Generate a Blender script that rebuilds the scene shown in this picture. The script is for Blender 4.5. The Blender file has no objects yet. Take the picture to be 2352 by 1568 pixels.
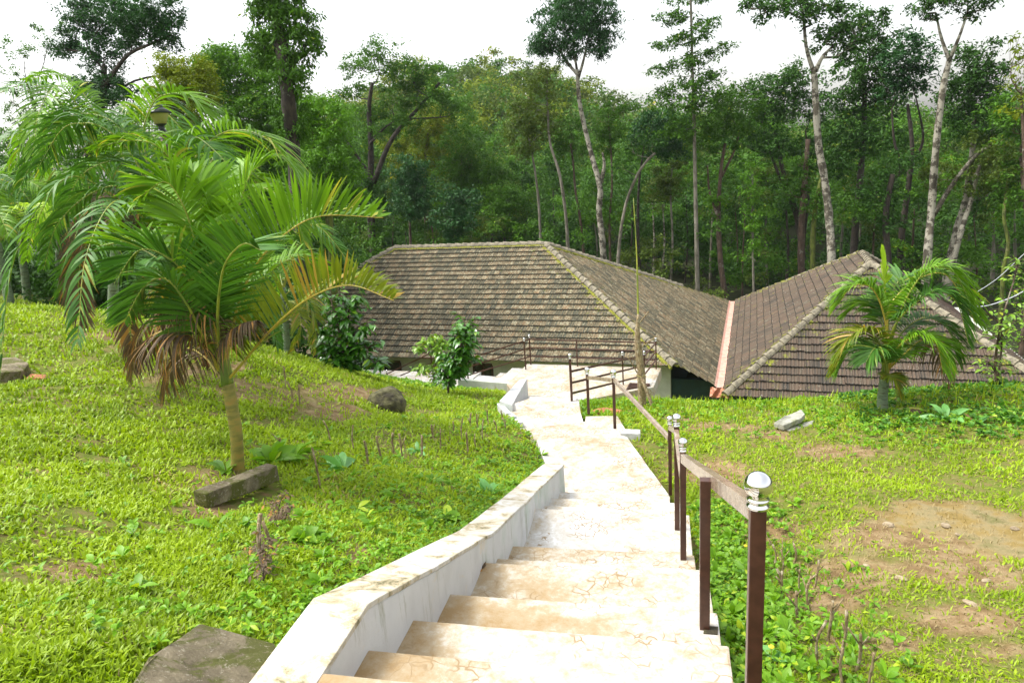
import bpy, bmesh, math, random
import numpy as np
from mathutils import Vector, Matrix

# ------------------------------------------------------------------ camera, world, sun, exposure
random.seed(7); rng = np.random.default_rng(7)
scene = bpy.context.scene
COL = scene.collection
# camera stands at the origin; X runs along the house front, Y away from the viewer, Z up
RC = np.array([[0.93748, 0.34146, -0.06932], [0.0219, -0.25794, -0.96591], [0, 0, 0]])
def camrot(a, b, c):
    ca, sa = math.cos(a), math.sin(a)
    Rz = np.array([[ca, -sa, 0], [sa, ca, 0], [0, 0, 1]])
    W = np.array([[1, 0, 0], [0, 0, -1], [0, 1, 0]])
    Rx = np.array([[1, 0, 0], [0, math.cos(b), -math.sin(b)], [0, math.sin(b), math.cos(b)]])
    Rr = np.array([[math.cos(c), -math.sin(c), 0], [math.sin(c), math.cos(c), 0], [0, 0, 1]])
    return Rr @ Rx @ W @ Rz
RC = camrot(-0.34860636, 0.25558704, -0.06937648)
cd = bpy.data.cameras.new("Camera"); cam = bpy.data.objects.new("Camera", cd); COL.objects.link(cam)
cd.sensor_width = 36; cd.lens = 24; cd.clip_start = 0.1; cd.clip_end = 3000
cam.matrix_world = Matrix(((RC[0][0], -RC[1][0], -RC[2][0], 0), (RC[0][1], -RC[1][1], -RC[2][1], 0), (RC[0][2], -RC[1][2], -RC[2][2], 0), (0, 0, 0, 1)))
scene.camera = cam

SUN_EL, SUN_AZ = math.radians(58), math.radians(-105)      # azimuth measured from +Y towards +X
world = bpy.data.worlds.new("World"); scene.world = world; world.use_nodes = True
wn = world.node_tree.nodes; wl = world.node_tree.links
bg = wn["Background"]
sky = wn.new("ShaderNodeTexSky"); sky.sky_type = 'NISHITA'; sky.sun_disc = False
sky.sun_elevation = SUN_EL; sky.sun_rotation = SUN_AZ; sky.dust_density = 4; sky.air_density = 1.5; sky.ozone_density = 1
hs = wn.new("ShaderNodeHueSaturation"); hs.inputs["Saturation"].default_value = 0.22     # a white overcast sky
wl.new(sky.outputs[0], hs.inputs["Color"]); wl.new(hs.outputs[0], bg.inputs[0]); bg.inputs[1].default_value = 0.15
sl = bpy.data.lights.new("Sun", 'SUN'); sl.energy = 1.3; sl.angle = math.radians(14); sl.color = (1, 0.96, 0.88)
so = bpy.data.objects.new("Sun", sl); COL.objects.link(so)
sd = Vector((math.sin(SUN_AZ) * math.cos(SUN_EL), math.cos(SUN_AZ) * math.cos(SUN_EL), math.sin(SUN_EL)))
so.rotation_euler = sd.to_track_quat('Z', 'Y').to_euler()
scene.view_settings.view_transform = 'Standard'; scene.view_settings.look = 'None'
scene.view_settings.exposure = 1.3; scene.view_settings.gamma = 1
scene.cycles.max_bounces = 6; scene.cycles.diffuse_bounces = 3; scene.cycles.transparent_max_bounces = 8
scene.cycles.glossy_bounces = 3; scene.cycles.transmission_bounces = 3
scene.cycles.use_denoising = True

# ------------------------------------------------------------------ measuring helpers (a survey of the place, in metres)
F = 1568.0
def ray(x, y): return RC.T @ np.array([(x - 1176) / F, (y - 784) / F, 1.0])
def onz(x, y, z): d = ray(x, y); return d * (z / d[2])
def ony(x, y, Y): d = ray(x, y); return d * (Y / d[1])
def smooth(t): t = np.clip(t, 0, 1); return t * t * (3 - 2 * t)
def vhash(ix, iy, s=0):
    h = np.sin(ix * 127.1 + iy * 311.7 + s * 74.7) * 43758.5453
    return h - np.floor(h)
def vnoise(x, y, s=0):
    ix, iy = np.floor(x), np.floor(y); fx, fy = x - ix, y - iy
    fx = fx * fx * (3 - 2 * fx); fy = fy * fy * (3 - 2 * fy)
    a, b = vhash(ix, iy, s), vhash(ix + 1, iy, s); c, d = vhash(ix, iy + 1, s), vhash(ix + 1, iy + 1, s)
    return (a * (1 - fx) + b * fx) * (1 - fy) + (c * (1 - fx) + d * fx) * fy
def fbm(x, y, s=0, o=4):
    t = 0; a = 0.5
    for i in range(o): t = t + a * vnoise(x * 2 ** i, y * 2 ** i, s + i); a *= 0.5
    return t / (1 - 0.5 ** o)

# ------------------------------------------------------------------ object helpers
def tag(o, label=None, cat=None, group=None, kind=None):
    if label: o["label"] = label
    if cat: o["category"] = cat
    if group: o["group"] = group
    if kind: o["kind"] = kind
    return o
def empty(name, loc=(0, 0, 0)):
    o = bpy.data.objects.new(name, None); o.location = loc; o.empty_display_size = 0.2; COL.objects.link(o); return o
def origin_of(p):
    L = Vector((0, 0, 0))
    while p is not None: L += p.location; p = p.parent
    return L
def npobj(name, V, Fc, m, parent=None, rnd=None, smoothf=False, attrs=None):
    """V (n,3) world, Fc (k,3|4) -> one mesh object; a part when parent is given"""
    V = np.asarray(V, dtype=np.float32).reshape(-1, 3); Fc = np.asarray(Fc, dtype=np.int32)
    if parent is not None: V = V - np.array(origin_of(parent), dtype=np.float32)
    me = bpy.data.meshes.new(name)
    me.vertices.add(len(V)); me.vertices.foreach_set("co", V.ravel())
    k = Fc.shape[1]; n = len(Fc)
    me.loops.add(n * k); me.loops.foreach_set("vertex_index", Fc.ravel())
    me.polygons.add(n); me.polygons.foreach_set("loop_start", np.arange(0, n * k, k, dtype=np.int32))
    me.polygons.foreach_set("loop_total", np.full(n, k, dtype=np.int32))
    if smoothf: me.polygons.foreach_set("use_smooth", np.ones(n, dtype=bool))
    me.update(calc_edges=True)
    if rnd is not None:
        a = me.attributes.new("rnd", 'FLOAT', 'FACE'); a.data.foreach_set("value", np.asarray(rnd, dtype=np.float32))
    if attrs:
        for kx, v in attrs.items():
            a = me.attributes.new(kx, 'FLOAT', 'POINT'); a.data.foreach_set("value", np.asarray(v, dtype=np.float32))
    if m: me.materials.append(m)
    o = bpy.data.objects.new(name, me); COL.objects.link(o); o.parent = parent
    return o
class MB:
    def __init__(s): s.v = []; s.f = []; s.r = []
    def add(s, vs, fs, r=None):
        b = len(s.v); s.v += [tuple(map(float, v)) for v in vs]
        for f in fs: s.f.append(tuple(b + i for i in f)); s.r.append(random.random() if r is None else r)
        return s
    def prism(s, top, bot):
        n = len(top); s.add(list(top) + list(bot), [tuple(range(n)), tuple(range(2 * n - 1, n - 1, -1))] + [(i, n + i, n + (i + 1) % n, (i + 1) % n) for i in range(n)]); return s
    def slab(s, poly, z1, z0): return s.prism([(p[0], p[1], z1) for p in poly], [(p[0], p[1], z0) for p in poly])
    def box(s, x0, y0, z0, x1, y1, z1): return s.slab([(x0, y0), (x1, y0), (x1, y1), (x0, y1)], z1, z0)
    def bar(s, a, b, w, h, up=(0, 0, 1)):
        a, b = Vector(a), Vector(b); d = (b - a).normalized(); u = Vector(up)
        sd = d.cross(u)
        if sd.length < 1e-4: sd = d.cross(Vector((0, 1, 0)))
        sd.normalize(); u = sd.cross(d).normalized()
        c = [(-w / 2, -h / 2), (w / 2, -h / 2), (w / 2, h / 2), (-w / 2, h / 2)]
        A = [a + sd * x + u * y for x, y in c]; B = [b + sd * x + u * y for x, y in c]
        s.add(A + B, [(3, 2, 1, 0), (4, 5, 6, 7), (0, 1, 5, 4), (1, 2, 6, 5), (2, 3, 7, 6), (3, 0, 4, 7)]); return s
    def tube(s, pts, rad, n=8, wob=0, cap=True):
        pts = [Vector(p) for p in pts]; m = len(pts); b = len(s.v); ref = None
        for i, p in enumerate(pts):
            t = (pts[min(i + 1, m - 1)] - pts[max(i - 1, 0)]).normalized()
            if ref is None: ref = t.orthogonal().normalized()
            ref = (ref - t * ref.dot(t)).normalized(); bi = t.cross(ref); r = rad[i] if hasattr(rad, '__len__') else rad
            for k in range(n):
                a = 2 * math.pi * k / n; rr = r * (1 + wob * (random.random() - .5)); s.v.append(tuple(p + (ref * math.cos(a) + bi * math.sin(a)) * rr))
        for i in range(m - 1):
            for k in range(n):
                s.f.append((b + i * n + k, b + i * n + (k + 1) % n, b + (i + 1) * n + (k + 1) % n, b + (i + 1) * n + k)); s.r.append(random.random())
        if cap:
            s.f.append(tuple(b + k for k in range(n - 1, -1, -1))); s.f.append(tuple(b + (m - 1) * n + k for k in range(n))); s.r += [0.5, 0.5]
        return s
    def lathe(s, c, prof, n=24):
        b = len(s.v)
        for r, z in prof:
            for k in range(n):
                a = 2 * math.pi * k / n; s.v.append((c[0] + r * math.cos(a), c[1] + r * math.sin(a), c[2] + z))
        for i in range(len(prof) - 1):
            for k in range(n): s.f.append((b + i * n + k, b + i * n + (k + 1) % n, b + (i + 1) * n + (k + 1) % n, b + (i + 1) * n + k)); s.r.append(.5)
        s.f.append(tuple(b + k for k in range(n - 1, -1, -1))); s.f.append(tuple(b + (len(prof) - 1) * n + k for k in range(n))); s.r += [.5, .5]
        return s
    def build(s, name, m, parent=None, smoothf=False, bevel=0, seg=2, rough=0, cuts=0):
        me = bpy.data.meshes.new(name); O = origin_of(parent) if parent is not None else Vector((0, 0, 0))
        me.from_pydata([(v[0] - O.x, v[1] - O.y, v[2] - O.z) for v in s.v], [], s.f); me.update()
        if not bevel and not rough:
            a = me.attributes.new("rnd", 'FLOAT', 'FACE'); a.data.foreach_set("value", np.array(s.r, dtype=np.float32))
        if bevel or rough or cuts:
            bm = bmesh.new(); bm.from_mesh(me)
            bmesh.ops.recalc_face_normals(bm, faces=bm.faces)
            if cuts:
                bmesh.ops.subdivide_edges(bm, edges=[e for e in bm.edges if e.calc_length() > .12], cuts=cuts, use_grid_fill=True)
            if bevel:
                es = [e for e in bm.edges if len(e.link_faces) == 2 and e.calc_face_angle(0) > .5]
                bmesh.ops.bevel(bm, geom=es, offset=bevel, segments=seg, profile=.6, affect='EDGES')
            if rough:
                for v in bm.verts:
                    w = v.co + O
                    v.co += Vector(((fbm(w.x * 3 + w.z, w.y * 3, 1) - .5), (fbm(w.y * 3, w.z * 3 + w.x, 2) - .5), (fbm(w.x * 3, w.y * 3 + w.z, 3) - .5))) * rough
            bm.to_mesh(me); bm.free()
        if smoothf: me.polygons.foreach_set("use_smooth", np.ones(len(me.polygons), dtype=bool))
        if m: me.materials.append(m)
        o = bpy.data.objects.new(name, me); COL.objects.link(o); o.parent = parent
        return o

# ------------------------------------------------------------------ materials
def nt(name):
    m = bpy.data.materials.new(name); m.use_nodes = True; n = m.node_tree.nodes; l = m.node_tree.links; return m, n, l, n["Principled BSDF"]
def coords(n, l, scale=1.0, stretch=None):
    g = n.new("ShaderNodeNewGeometry")
    if stretch:
        mp = n.new("ShaderNodeVectorMath"); mp.operation = 'MULTIPLY'; mp.inputs[1].default_value = stretch; l.new(g.outputs["Position"], mp.inputs[0]); return mp.outputs[0]
    return g.outputs["Position"]
def noise(n, l, v, scale, detail=4, rough=.55, dist=0):
    t = n.new("ShaderNodeTexNoise"); t.inputs["Scale"].default_value = scale; t.inputs["Detail"].default_value = detail
    t.inputs["Roughness"].default_value = rough; t.inputs["Distortion"].default_value = dist; l.new(v, t.inputs["Vector"]); return t.outputs["Fac"]
def ramp(n, l, f, stops, interp='LINEAR'):
    r = n.new("ShaderNodeValToRGB"); e = r.color_ramp.elements; r.color_ramp.interpolation = interp
    while len(e) < len(stops): e.new(0.5)
    for i, (p, c) in enumerate(stops): e[i].position = p; e[i].color = tuple(c) + (1,) if len(c) == 3 else c
    l.new(f, r.inputs[0]); return r.outputs[0]
def mix(n, l, f, a, b, mode='MIX'):
    x = n.new("ShaderNodeMix"); x.data_type = 'RGBA'; x.blend_type = mode
    for s, v in ((0, f), (6, a), (7, b)):
        if hasattr(v, "links"): l.new(v, x.inputs[s])
        elif s == 0: x.inputs[0].default_value = v
        else: x.inputs[s].default_value = tuple(v) + (1,)
    return x.outputs[2]
def bump(n, l, h, s=.3, d=.02):
    b = n.new("ShaderNodeBump"); b.inputs["Strength"].default_value = s; b.inputs["Distance"].default_value = d; l.new(h, b.inputs["Height"]); return b.outputs[0]
def attr(n, name):
    a = n.new("ShaderNodeAttribute"); a.attribute_name = name; return a.outputs["Fac"]
def contrast(n, l, f, k):
    a = n.new("ShaderNodeMath"); a.operation = 'MULTIPLY_ADD'; l.new(f, a.inputs[0]); a.inputs[1].default_value = k; a.inputs[2].default_value = .5 - .5 * k; return a.outputs[0]
def simple(name, stops, scale=6, rough=.7, bmp=.2, metal=0, stretch=None, spec=.5):
    m, n, l, p = nt(name); v = coords(n, l, stretch=stretch); f = contrast(n, l, noise(n, l, v, scale, 6, .65), 1.9)
    l.new(ramp(n, l, f, stops), p.inputs["Base Color"]); p.inputs["Roughness"].default_value = rough; p.inputs["Metallic"].default_value = metal
    p.inputs["Specular IOR Level"].default_value = spec
    if bmp: l.new(bump(n, l, noise(n, l, v, scale * 6, 5), bmp, .01), p.inputs["Normal"])
    return m
def leafmat(name, dark, light, alt=None, altp=.9, rough=.45, trans=.3, spec=.4, nscale=1.2):
    """foliage: every leaf has its own tone, clumps drift between two greens, light passes through the blades"""
    m, n, l, p = nt(name)
    r = attr(n, "rnd"); v = coords(n, l); f = noise(n, l, v, nscale, 3)
    c = mix(n, l, r, dark, light)
    c2 = mix(n, l, ramp(n, l, f, [(.35, (0, 0, 0)), (.65, (1, 1, 1))]), c, [x * 1.25 for x in light])
    c3 = mix(n, l, .5, c, c2)
    if alt: c3 = mix(n, l, ramp(n, l, r, [(altp, (0, 0, 0)), (min(altp + .01, 1), (1, 1, 1))]), c3, alt)
    l.new(c3, p.inputs["Base Color"]); p.inputs["Roughness"].default_value = rough; p.inputs["Specular IOR Level"].default_value = spec
    if trans:
        t = n.new("ShaderNodeBsdfTranslucent"); l.new(mix(n, l, 1.0, c3, (1.0, 1.0, .55), 'MULTIPLY'), t.inputs[0])
        ms = n.new("ShaderNodeMixShader"); ms.inputs[0].default_value = trans
        l.new(p.outputs[0], ms.inputs[1]); l.new(t.outputs[0], ms.inputs[2]); l.new(ms.outputs[0], n["Material Output"].inputs[0])
    return m
def bark(name, a, b, c, scale=5, patch=.55):
    """trunk bark with pale lichen patches"""
    m, n, l, p = nt(name); v = coords(n, l, stretch=(1, 1, .35))
    base = ramp(n, l, contrast(n, l, noise(n, l, v, scale * 2, 6), 1.8), [(.3, a), (.7, b)])
    pt = ramp(n, l, noise(n, l, coords(n, l), scale, 5, .7), [(patch, (0, 0, 0)), (patch + .06, (1, 1, 1))])
    l.new(mix(n, l, pt, base, c), p.inputs["Base Color"]); p.inputs["Roughness"].default_value = .9
    l.new(bump(n, l, noise(n, l, v, scale * 8, 5), .5, .02), p.inputs["Normal"]); return m

def make_paint():
    """white cement paint, stained ochre and finely cracked where people walk"""
    m, n, l, p = nt("white_cement"); v = coords(n, l)
    st = attr(n, "stain")
    big = noise(n, l, v, .9, 5, .6); med = noise(n, l, v, 4.5, 6, .7, .4); fine = noise(n, l, v, 19, 8, .8)
    ma = n.new("ShaderNodeMath"); ma.operation = 'MULTIPLY_ADD'; l.new(big, ma.inputs[0]); ma.inputs[1].default_value = .45; hm = n.new('ShaderNodeMath'); hm.operation = 'MULTIPLY_ADD'; l.new(contrast(n, l, med, 1.5), hm.inputs[0]); hm.inputs[1].default_value = .4; hm.inputs[2].default_value = -.06; l.new(hm.outputs[0], ma.inputs[2])
    mb = n.new("ShaderNodeMath"); mb.operation = 'MULTIPLY_ADD'; l.new(st, mb.inputs[0]); mb.inputs[1].default_value = .20; l.new(ma.outputs[0], mb.inputs[2])
    mc = n.new("ShaderNodeMath"); mc.operation = 'MULTIPLY_ADD'; l.new(fine, mc.inputs[0]); mc.inputs[1].default_value = .55; ms_ = n.new('ShaderNodeMath'); ms_.operation = 'ADD'; ms_.inputs[1].default_value = -.16; l.new(mb.outputs[0], ms_.inputs[0]); l.new(ms_.outputs[0], mc.inputs[2])
    c = ramp(n, l, mc.outputs[0], [(.38, (.62, .62, .61)), (.48, (.50, .485, .45)), (.58, (.43, .385, .31)), (.68, (.35, .275, .17)), (.85, (.29, .19, .08))])
    vo = n.new("ShaderNodeTexVoronoi"); vo.feature = 'DISTANCE_TO_EDGE'; vo.inputs["Scale"].default_value = 13; 
    wv = n.new("ShaderNodeVectorMath"); wv.operation = 'MULTIPLY_ADD'; tn = n.new("ShaderNodeTexNoise"); tn.inputs["Scale"].default_value = 7; l.new(v, tn.inputs["Vector"])
    l.new(tn.outputs["Color"], wv.inputs[0]); wv.inputs[1].default_value = (.12, .12, .12); l.new(v, wv.inputs[2]); l.new(wv.outputs[0], vo.inputs["Vector"])
    cr = ramp(n, l, vo.outputs["Distance"], [(.02, (1, 1, 1)), (.055, (0, 0, 0))])
    cm = n.new("ShaderNodeMath"); cm.operation = 'MULTIPLY'; l.new(cr, cm.inputs[0]); l.new(ramp(n, l, noise(n, l, v, 1.5, 4, .7), [(.50, (0, 0, 0)), (.56, (1, 1, 1))]), cm.inputs[1])
    c2 = mix(n, l, cm.outputs[0], c, (.26, .18, .09))
    l.new(c2, p.inputs["Base Color"]); p.inputs["Roughness"].default_value = .75
    l.new(bump(n, l, med, .25, .01), p.inputs["Normal"]); return m
def make_wallpaint():
    """whitewashed wall: grey-green rain streaks and black mould running down from the coping"""
    m, n, l, p = nt("wall_whitewash"); v = coords(n, l, stretch=(1, 1, .12)); w = coords(n, l)
    c = ramp(n, l, noise(n, l, w, 2.2, 5), [(.3, (.50, .50, .50)), (.5, (.58, .58, .58)), (.68, (.44, .50, .45))])
    s = ramp(n, l, noise(n, l, v, 11, 6, .75), [(.55, (0, 0, 0)), (.68, (.9, .9, .9))])
    k = n.new("ShaderNodeMath"); k.operation = 'MULTIPLY'; l.new(s, k.inputs[0]); l.new(ramp(n, l, noise(n, l, w, 1.7, 4), [(.40, (.1, .1, .1)), (.58, (1, 1, 1))]), k.inputs[1])
    c = mix(n, l, k.outputs[0], c, (.22, .22, .13))
    o = ramp(n, l, noise(n, l, w, 3.1, 6, .7, .5), [(.58, (0, 0, 0)), (.72, (.7, .7, .7))])
    c = mix(n, l, o, c, (.62, .50, .30))
    l.new(c, p.inputs["Base Color"]); p.inputs["Roughness"].default_value = .8; l.new(bump(n, l, noise(n, l, w, 14, 5), .25, .01), p.inputs["Normal"]); return m
def make_tiles(name, cols, dark, lich, moss, lam=.5, spot=None, st=.64):
    m, n, l, p = nt(name); r = attr(n, "rnd"); v = coords(n, l)
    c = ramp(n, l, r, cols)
    f1 = noise(n, l, v, 1.6, 6, .7, .3)
    c = mix(n, l, ramp(n, l, f1, [(.42, (0, 0, 0)), (.70, (.5, .5, .5))]), c, dark)
    mo = n.new("ShaderNodeMath"); mo.operation = 'MULTIPLY_ADD'; l.new(r, mo.inputs[0]); mo.inputs[1].default_value = .16; l.new(noise(n, l, v, 8, 7, .75), mo.inputs[2])
    c = mix(n, l, ramp(n, l, mo.outputs[0], [(lam, (0, 0, 0)), (lam + .08, (.8, .8, .8))]), c, lich)
    c = mix(n, l, ramp(n, l, noise(n, l, v, 13, 6, .8), [(st, (0, 0, 0)), (st + .04, (.8, .8, .8))]), c, spot or [min(1, x * 1.6) for x in lich])
    mh = n.new("ShaderNodeMath"); mh.operation = 'MULTIPLY_ADD'; l.new(attr(n, "hip"), mh.inputs[0]); mh.inputs[1].default_value = .16; l.new(noise(n, l, v, 3.6, 7, .75), mh.inputs[2])
    c = mix(n, l, ramp(n, l, mh.outputs[0], [(.62, (0, 0, 0)), (.70, (.85, .85, .85))]), c, moss)
    # darker streaks that run down the channels of each tile
    l.new(c, p.inputs["Base Color"]); p.inputs["Roughness"].default_value = .9; p.inputs["Specular IOR Level"].default_value = .2
    l.new(bump(n, l, noise(n, l, v, 45, 4), .5, .006), p.inputs["Normal"]); return m

M = {}
M['paint'] = make_paint(); M['wall'] = make_wallpaint()
M['brown_metal'] = simple("brown_painted_steel", [(.3, (.052, .020, .012)), (.7, (.075, .030, .018))], 20, .32, .04)
M['rail_face'] = simple("rail_brown", [(.35, (.20, .14, .095)), (.7, (.32, .25, .18))], 9, .22, .04, spec=1.0)  # paler than the posts: light reflected off the steps is in the base colour
M['chrome'] = simple("polished_steel", [(.3, (.75, .75, .75)), (.7, (.8, .8, .8))], 5, .06, 0, 1)
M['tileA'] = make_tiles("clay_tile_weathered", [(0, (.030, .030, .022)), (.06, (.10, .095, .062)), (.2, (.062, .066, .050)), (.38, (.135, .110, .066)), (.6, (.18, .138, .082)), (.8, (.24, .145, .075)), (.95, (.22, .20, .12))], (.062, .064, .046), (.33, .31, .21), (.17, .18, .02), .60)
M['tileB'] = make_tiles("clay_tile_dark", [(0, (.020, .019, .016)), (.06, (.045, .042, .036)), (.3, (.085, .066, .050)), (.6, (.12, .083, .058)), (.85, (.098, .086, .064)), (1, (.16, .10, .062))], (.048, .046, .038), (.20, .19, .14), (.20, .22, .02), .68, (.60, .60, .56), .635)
M['cap'] = simple("ridge_cap_cement", [(.3, (.13, .115, .085)), (.5, (.21, .185, .13)), (.7, (.29, .255, .18))], 7, .95, .5)
M['moss'] = simple("yellow_moss", [(.25, (.07, .075, .010)), (.5, (.20, .21, .018)), (.8, (.27, .25, .04))], 14, 1, .8)
M['gutter'] = simple("pink_gutter_paint", [(.3, (.48, .25, .19)), (.6, (.60, .36, .29)), (.75, (.42, .26, .16))], 4, .7, .15)
M['plaster'] = simple("cream_plaster", [(.3, (.48, .50, .42)), (.7, (.58, .60, .52))], 3, .85, .08)
M['teal'] = simple("dark_teal_paint", [(.3, (.010, .035, .036)), (.7, (.016, .055, .055))], 2, .6, .05)
M['dark'] = simple("dark_void", [(.3, (.010, .010, .010)), (.7, (.018, .016, .015))], 3, .8, 0)
M['wood'] = simple("brown_window_wood", [(.3, (.045, .022, .014)), (.7, (.07, .035, .022))], 12, .6, .1)
M['glass'] = simple("window_glass", [(.3, (.02, .025, .022)), (.7, (.035, .04, .035))], 3, .08, 0)
M['curtain'] = simple("pale_curtain", [(.3, (.16, .16, .14)), (.7, (.24, .24, .20))], 5, .9, .1)
M['stone'] = simple("lichen_granite", [(.2, (.06, .05, .025)), (.42, (.125, .105, .06)), (.6, (.20, .17, .11)), (.72, (.085, .095, .015)), (.9, (.28, .25, .17))], 8, .95, .8)
M['stone_earth'] = simple('earthy_pebble', [(.3, (.20, .15, .09)), (.7, (.36, .29, .19))], 20, .9, .6)
def make_stone(name, a, b, moss, lich, sc=4):
    m, n, l, p = nt(name); v = coords(n, l); f = contrast(n, l, noise(n, l, v, sc, 8, .75), 2.2)
    c = ramp(n, l, f, [(.25, a), (.7, b)])
    c = mix(n, l, ramp(n, l, noise(n, l, v, sc * .9, 6, .7, .6), [(.50, (0, 0, 0)), (.56, (1, 1, 1))]), c, moss)
    c = mix(n, l, ramp(n, l, noise(n, l, v, sc * 7, 7, .8), [(.57, (0, 0, 0)), (.62, (.9, .9, .9))]), c, lich)
    l.new(c, p.inputs["Base Color"]); p.inputs["Roughness"].default_value = .95; l.new(bump(n, l, noise(n, l, v, sc * 6, 8, .75), 1, .03), p.inputs["Normal"]); return m
M['stone'] = make_stone('lichen_granite', (.12, .095, .055), (.27, .225, .14), (.10, .105, .015), (.38, .34, .25))
M['stone_dark'] = simple("mossy_dark_stone", [(.3, (.035, .030, .015)), (.55, (.09, .085, .035)), (.7, (.13, .12, .06))], 6, .95, .8)
M['stone_pale'] = simple("pale_schist", [(.3, (.19, .19, .15)), (.6, (.36, .36, .30)), (.8, (.22, .23, .14))], 5, .8, .6)
M['soil_red'] = simple("red_earth", [(.3, (.26, .10, .04)), (.7, (.42, .18, .08))], 9, 1, .8)
M['bark_dark'] = bark("bark_dark", (.022, .017, .012), (.055, .042, .030), (.11, .11, .085), 3.5, .60)
M['bark_brown'] = bark("bark_brown", (.055, .035, .022), (.12, .080, .052), (.20, .18, .14), 3, .58)
M['bark_mottle'] = bark("bark_mottled", (.040, .034, .022), (.10, .085, .058), (.30, .28, .22), 2.6, .47)
M['bark_white'] = bark("bark_pale", (.11, .10, .07), (.22, .20, .155), (.05, .048, .028), 3, .60)
M['bark_moss'] = bark("bark_mossy", (.05, .062, .010), (.12, .15, .018), (.15, .15, .06), 4, .60)
M['stick'] = bark("cut_stem_bark", (.16, .11, .055), (.34, .26, .14), (.40, .35, .24), 20, .54)
M['palm_trunk'] = simple("palm_trunk", [(.3, (.17, .16, .035)), (.55, (.27, .23, .05)), (.75, (.34, .22, .05))], 5, .55, .3, stretch=(1, 1, 3))
M['palm_white'] = simple("ringed_palm_stem", [(.3, (.10, .14, .08)), (.55, (.20, .26, .16)), (.7, (.08, .09, .04))], 4, .7, .3, stretch=(1, 1, 4))
M['shaft'] = simple("palm_crownshaft", [(.3, (.10, .16, .02)), (.55, (.24, .28, .035)), (.75, (.42, .28, .04))], 3, .45, .1, stretch=(3, 3, .7))
M['rachis'] = simple("palm_midrib", [(.3, (.16, .22, .03)), (.7, (.34, .36, .05))], 3, .45, .05)
M['rachis_y'] = simple("palm_midrib_yellow", [(.3, (.38, .34, .05)), (.7, (.48, .34, .05))], 3, .45, .05)
M['frond'] = leafmat("palm_leaflets", (.065, .165, .008), (.18, .36, .014), (.42, .42, .05), .97, .45, .38, .4, 1.5)
M['frond_deep'] = leafmat("palm_leaflets_deep", (.028, .095, .014), (.080, .21, .020), (.26, .32, .05), .97, .5, .25, .35, 1.5)
M['frond_yel'] = leafmat("palm_leaflets_yellowing", (.10, .16, .012), (.25, .30, .018), (.46, .30, .05), .86, .4, .35, .5, 3)
M['frond_dead'] = leafmat("palm_leaflets_dry", (.060, .040, .022), (.17, .12, .075), (.38, .20, .06), .82, .7, .1, .2, 2)
M['frond_spear'] = leafmat("palm_leaflets_new", (.25, .42, .02), (.42, .60, .03), None, .9, .4, .4, .4)
M['leaf_dark'] = leafmat("leaves_dark", (.014, .052, .007), (.055, .145, .018), (.16, .24, .02), .95, .6, .25, .2, .35)
M['leaf_blue'] = leafmat("leaves_bluegreen", (.010, .046, .012), (.038, .125, .028), (.12, .20, .03), .95, .55, .25, .25, .35)
M['leaf_mid'] = leafmat("leaves_mid", (.024, .080, .006), (.085, .205, .014), (.22, .30, .02), .93, .6, .3, .2, .35)
M['leaf_bright'] = leafmat("leaves_bright", (.040, .125, .008), (.125, .29, .016), (.26, .38, .02), .93, .55, .35, .25, .35)
M['leaf_yel'] = leafmat("leaves_yellowish", (.070, .120, .006), (.22, .28, .010), (.42, .34, .02), .90, .6, .3, .2, .35)
M['leaf_olive'] = leafmat("leaves_olive", (.040, .078, .010), (.115, .175, .020), (.24, .22, .03), .93, .6, .3, .2, .35)
M['coffee'] = leafmat("coffee_leaves", (.026, .105, .010), (.085, .25, .018), (.20, .34, .02), .93, .25, .25, .8, 3)
M['coffee_new'] = leafmat("coffee_leaves_young", (.09, .21, .012), (.24, .42, .02), (.40, .45, .04), .95, .35, .35, .6, 3)
M['weed'] = leafmat("weed_leaves", (.070, .19, .008), (.20, .40, .014), (.42, .56, .03), .92, .45, .35, .4, 2)
M['weed_deep'] = leafmat("weed_leaves_deep", (.030, .11, .008), (.085, .24, .014), (.25, .38, .03), .93, .5, .3, .35, 2)
M['weed_blue'] = leafmat("rosette_leaves", (.09, .26, .05), (.20, .46, .12), (.26, .14, .05), .96, .4, .3, .5, 2)
M['grass'] = leafmat("grass_blades", (.125, .240, .006), (.36, .49, .011), (.50, .42, .15), .93, .45, .38, .35, .9)
M['straw'] = leafmat("dry_grass", (.20, .15, .065), (.36, .29, .15), (.26, .32, .04), .82, .8, .2, .2, .9)
M['yellow'] = simple("yellow_petals", [(.3, (.75, .50, .01)), (.7, (.85, .60, .02))], 20, .6, 0)
M['wire'] = simple("cable_sheath", [(.3, (.40, .42, .46)), (.7, (.55, .58, .62))], 8, .5, 0)
M['lamp_black'] = simple("lamp_dark_metal", [(.3, (.018, .022, .024)), (.7, (.03, .036, .04))], 8, .4, .05)
M['lamp_post'] = simple("lamp_post_maroon", [(.3, (.075, .018, .014)), (.7, (.11, .03, .022))], 8, .5, .05)
M['lamp_glass'] = simple("lamp_yellowed_glass", [(.3, (.48, .40, .16)), (.7, (.58, .50, .24))], 6, .3, 0)

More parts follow.
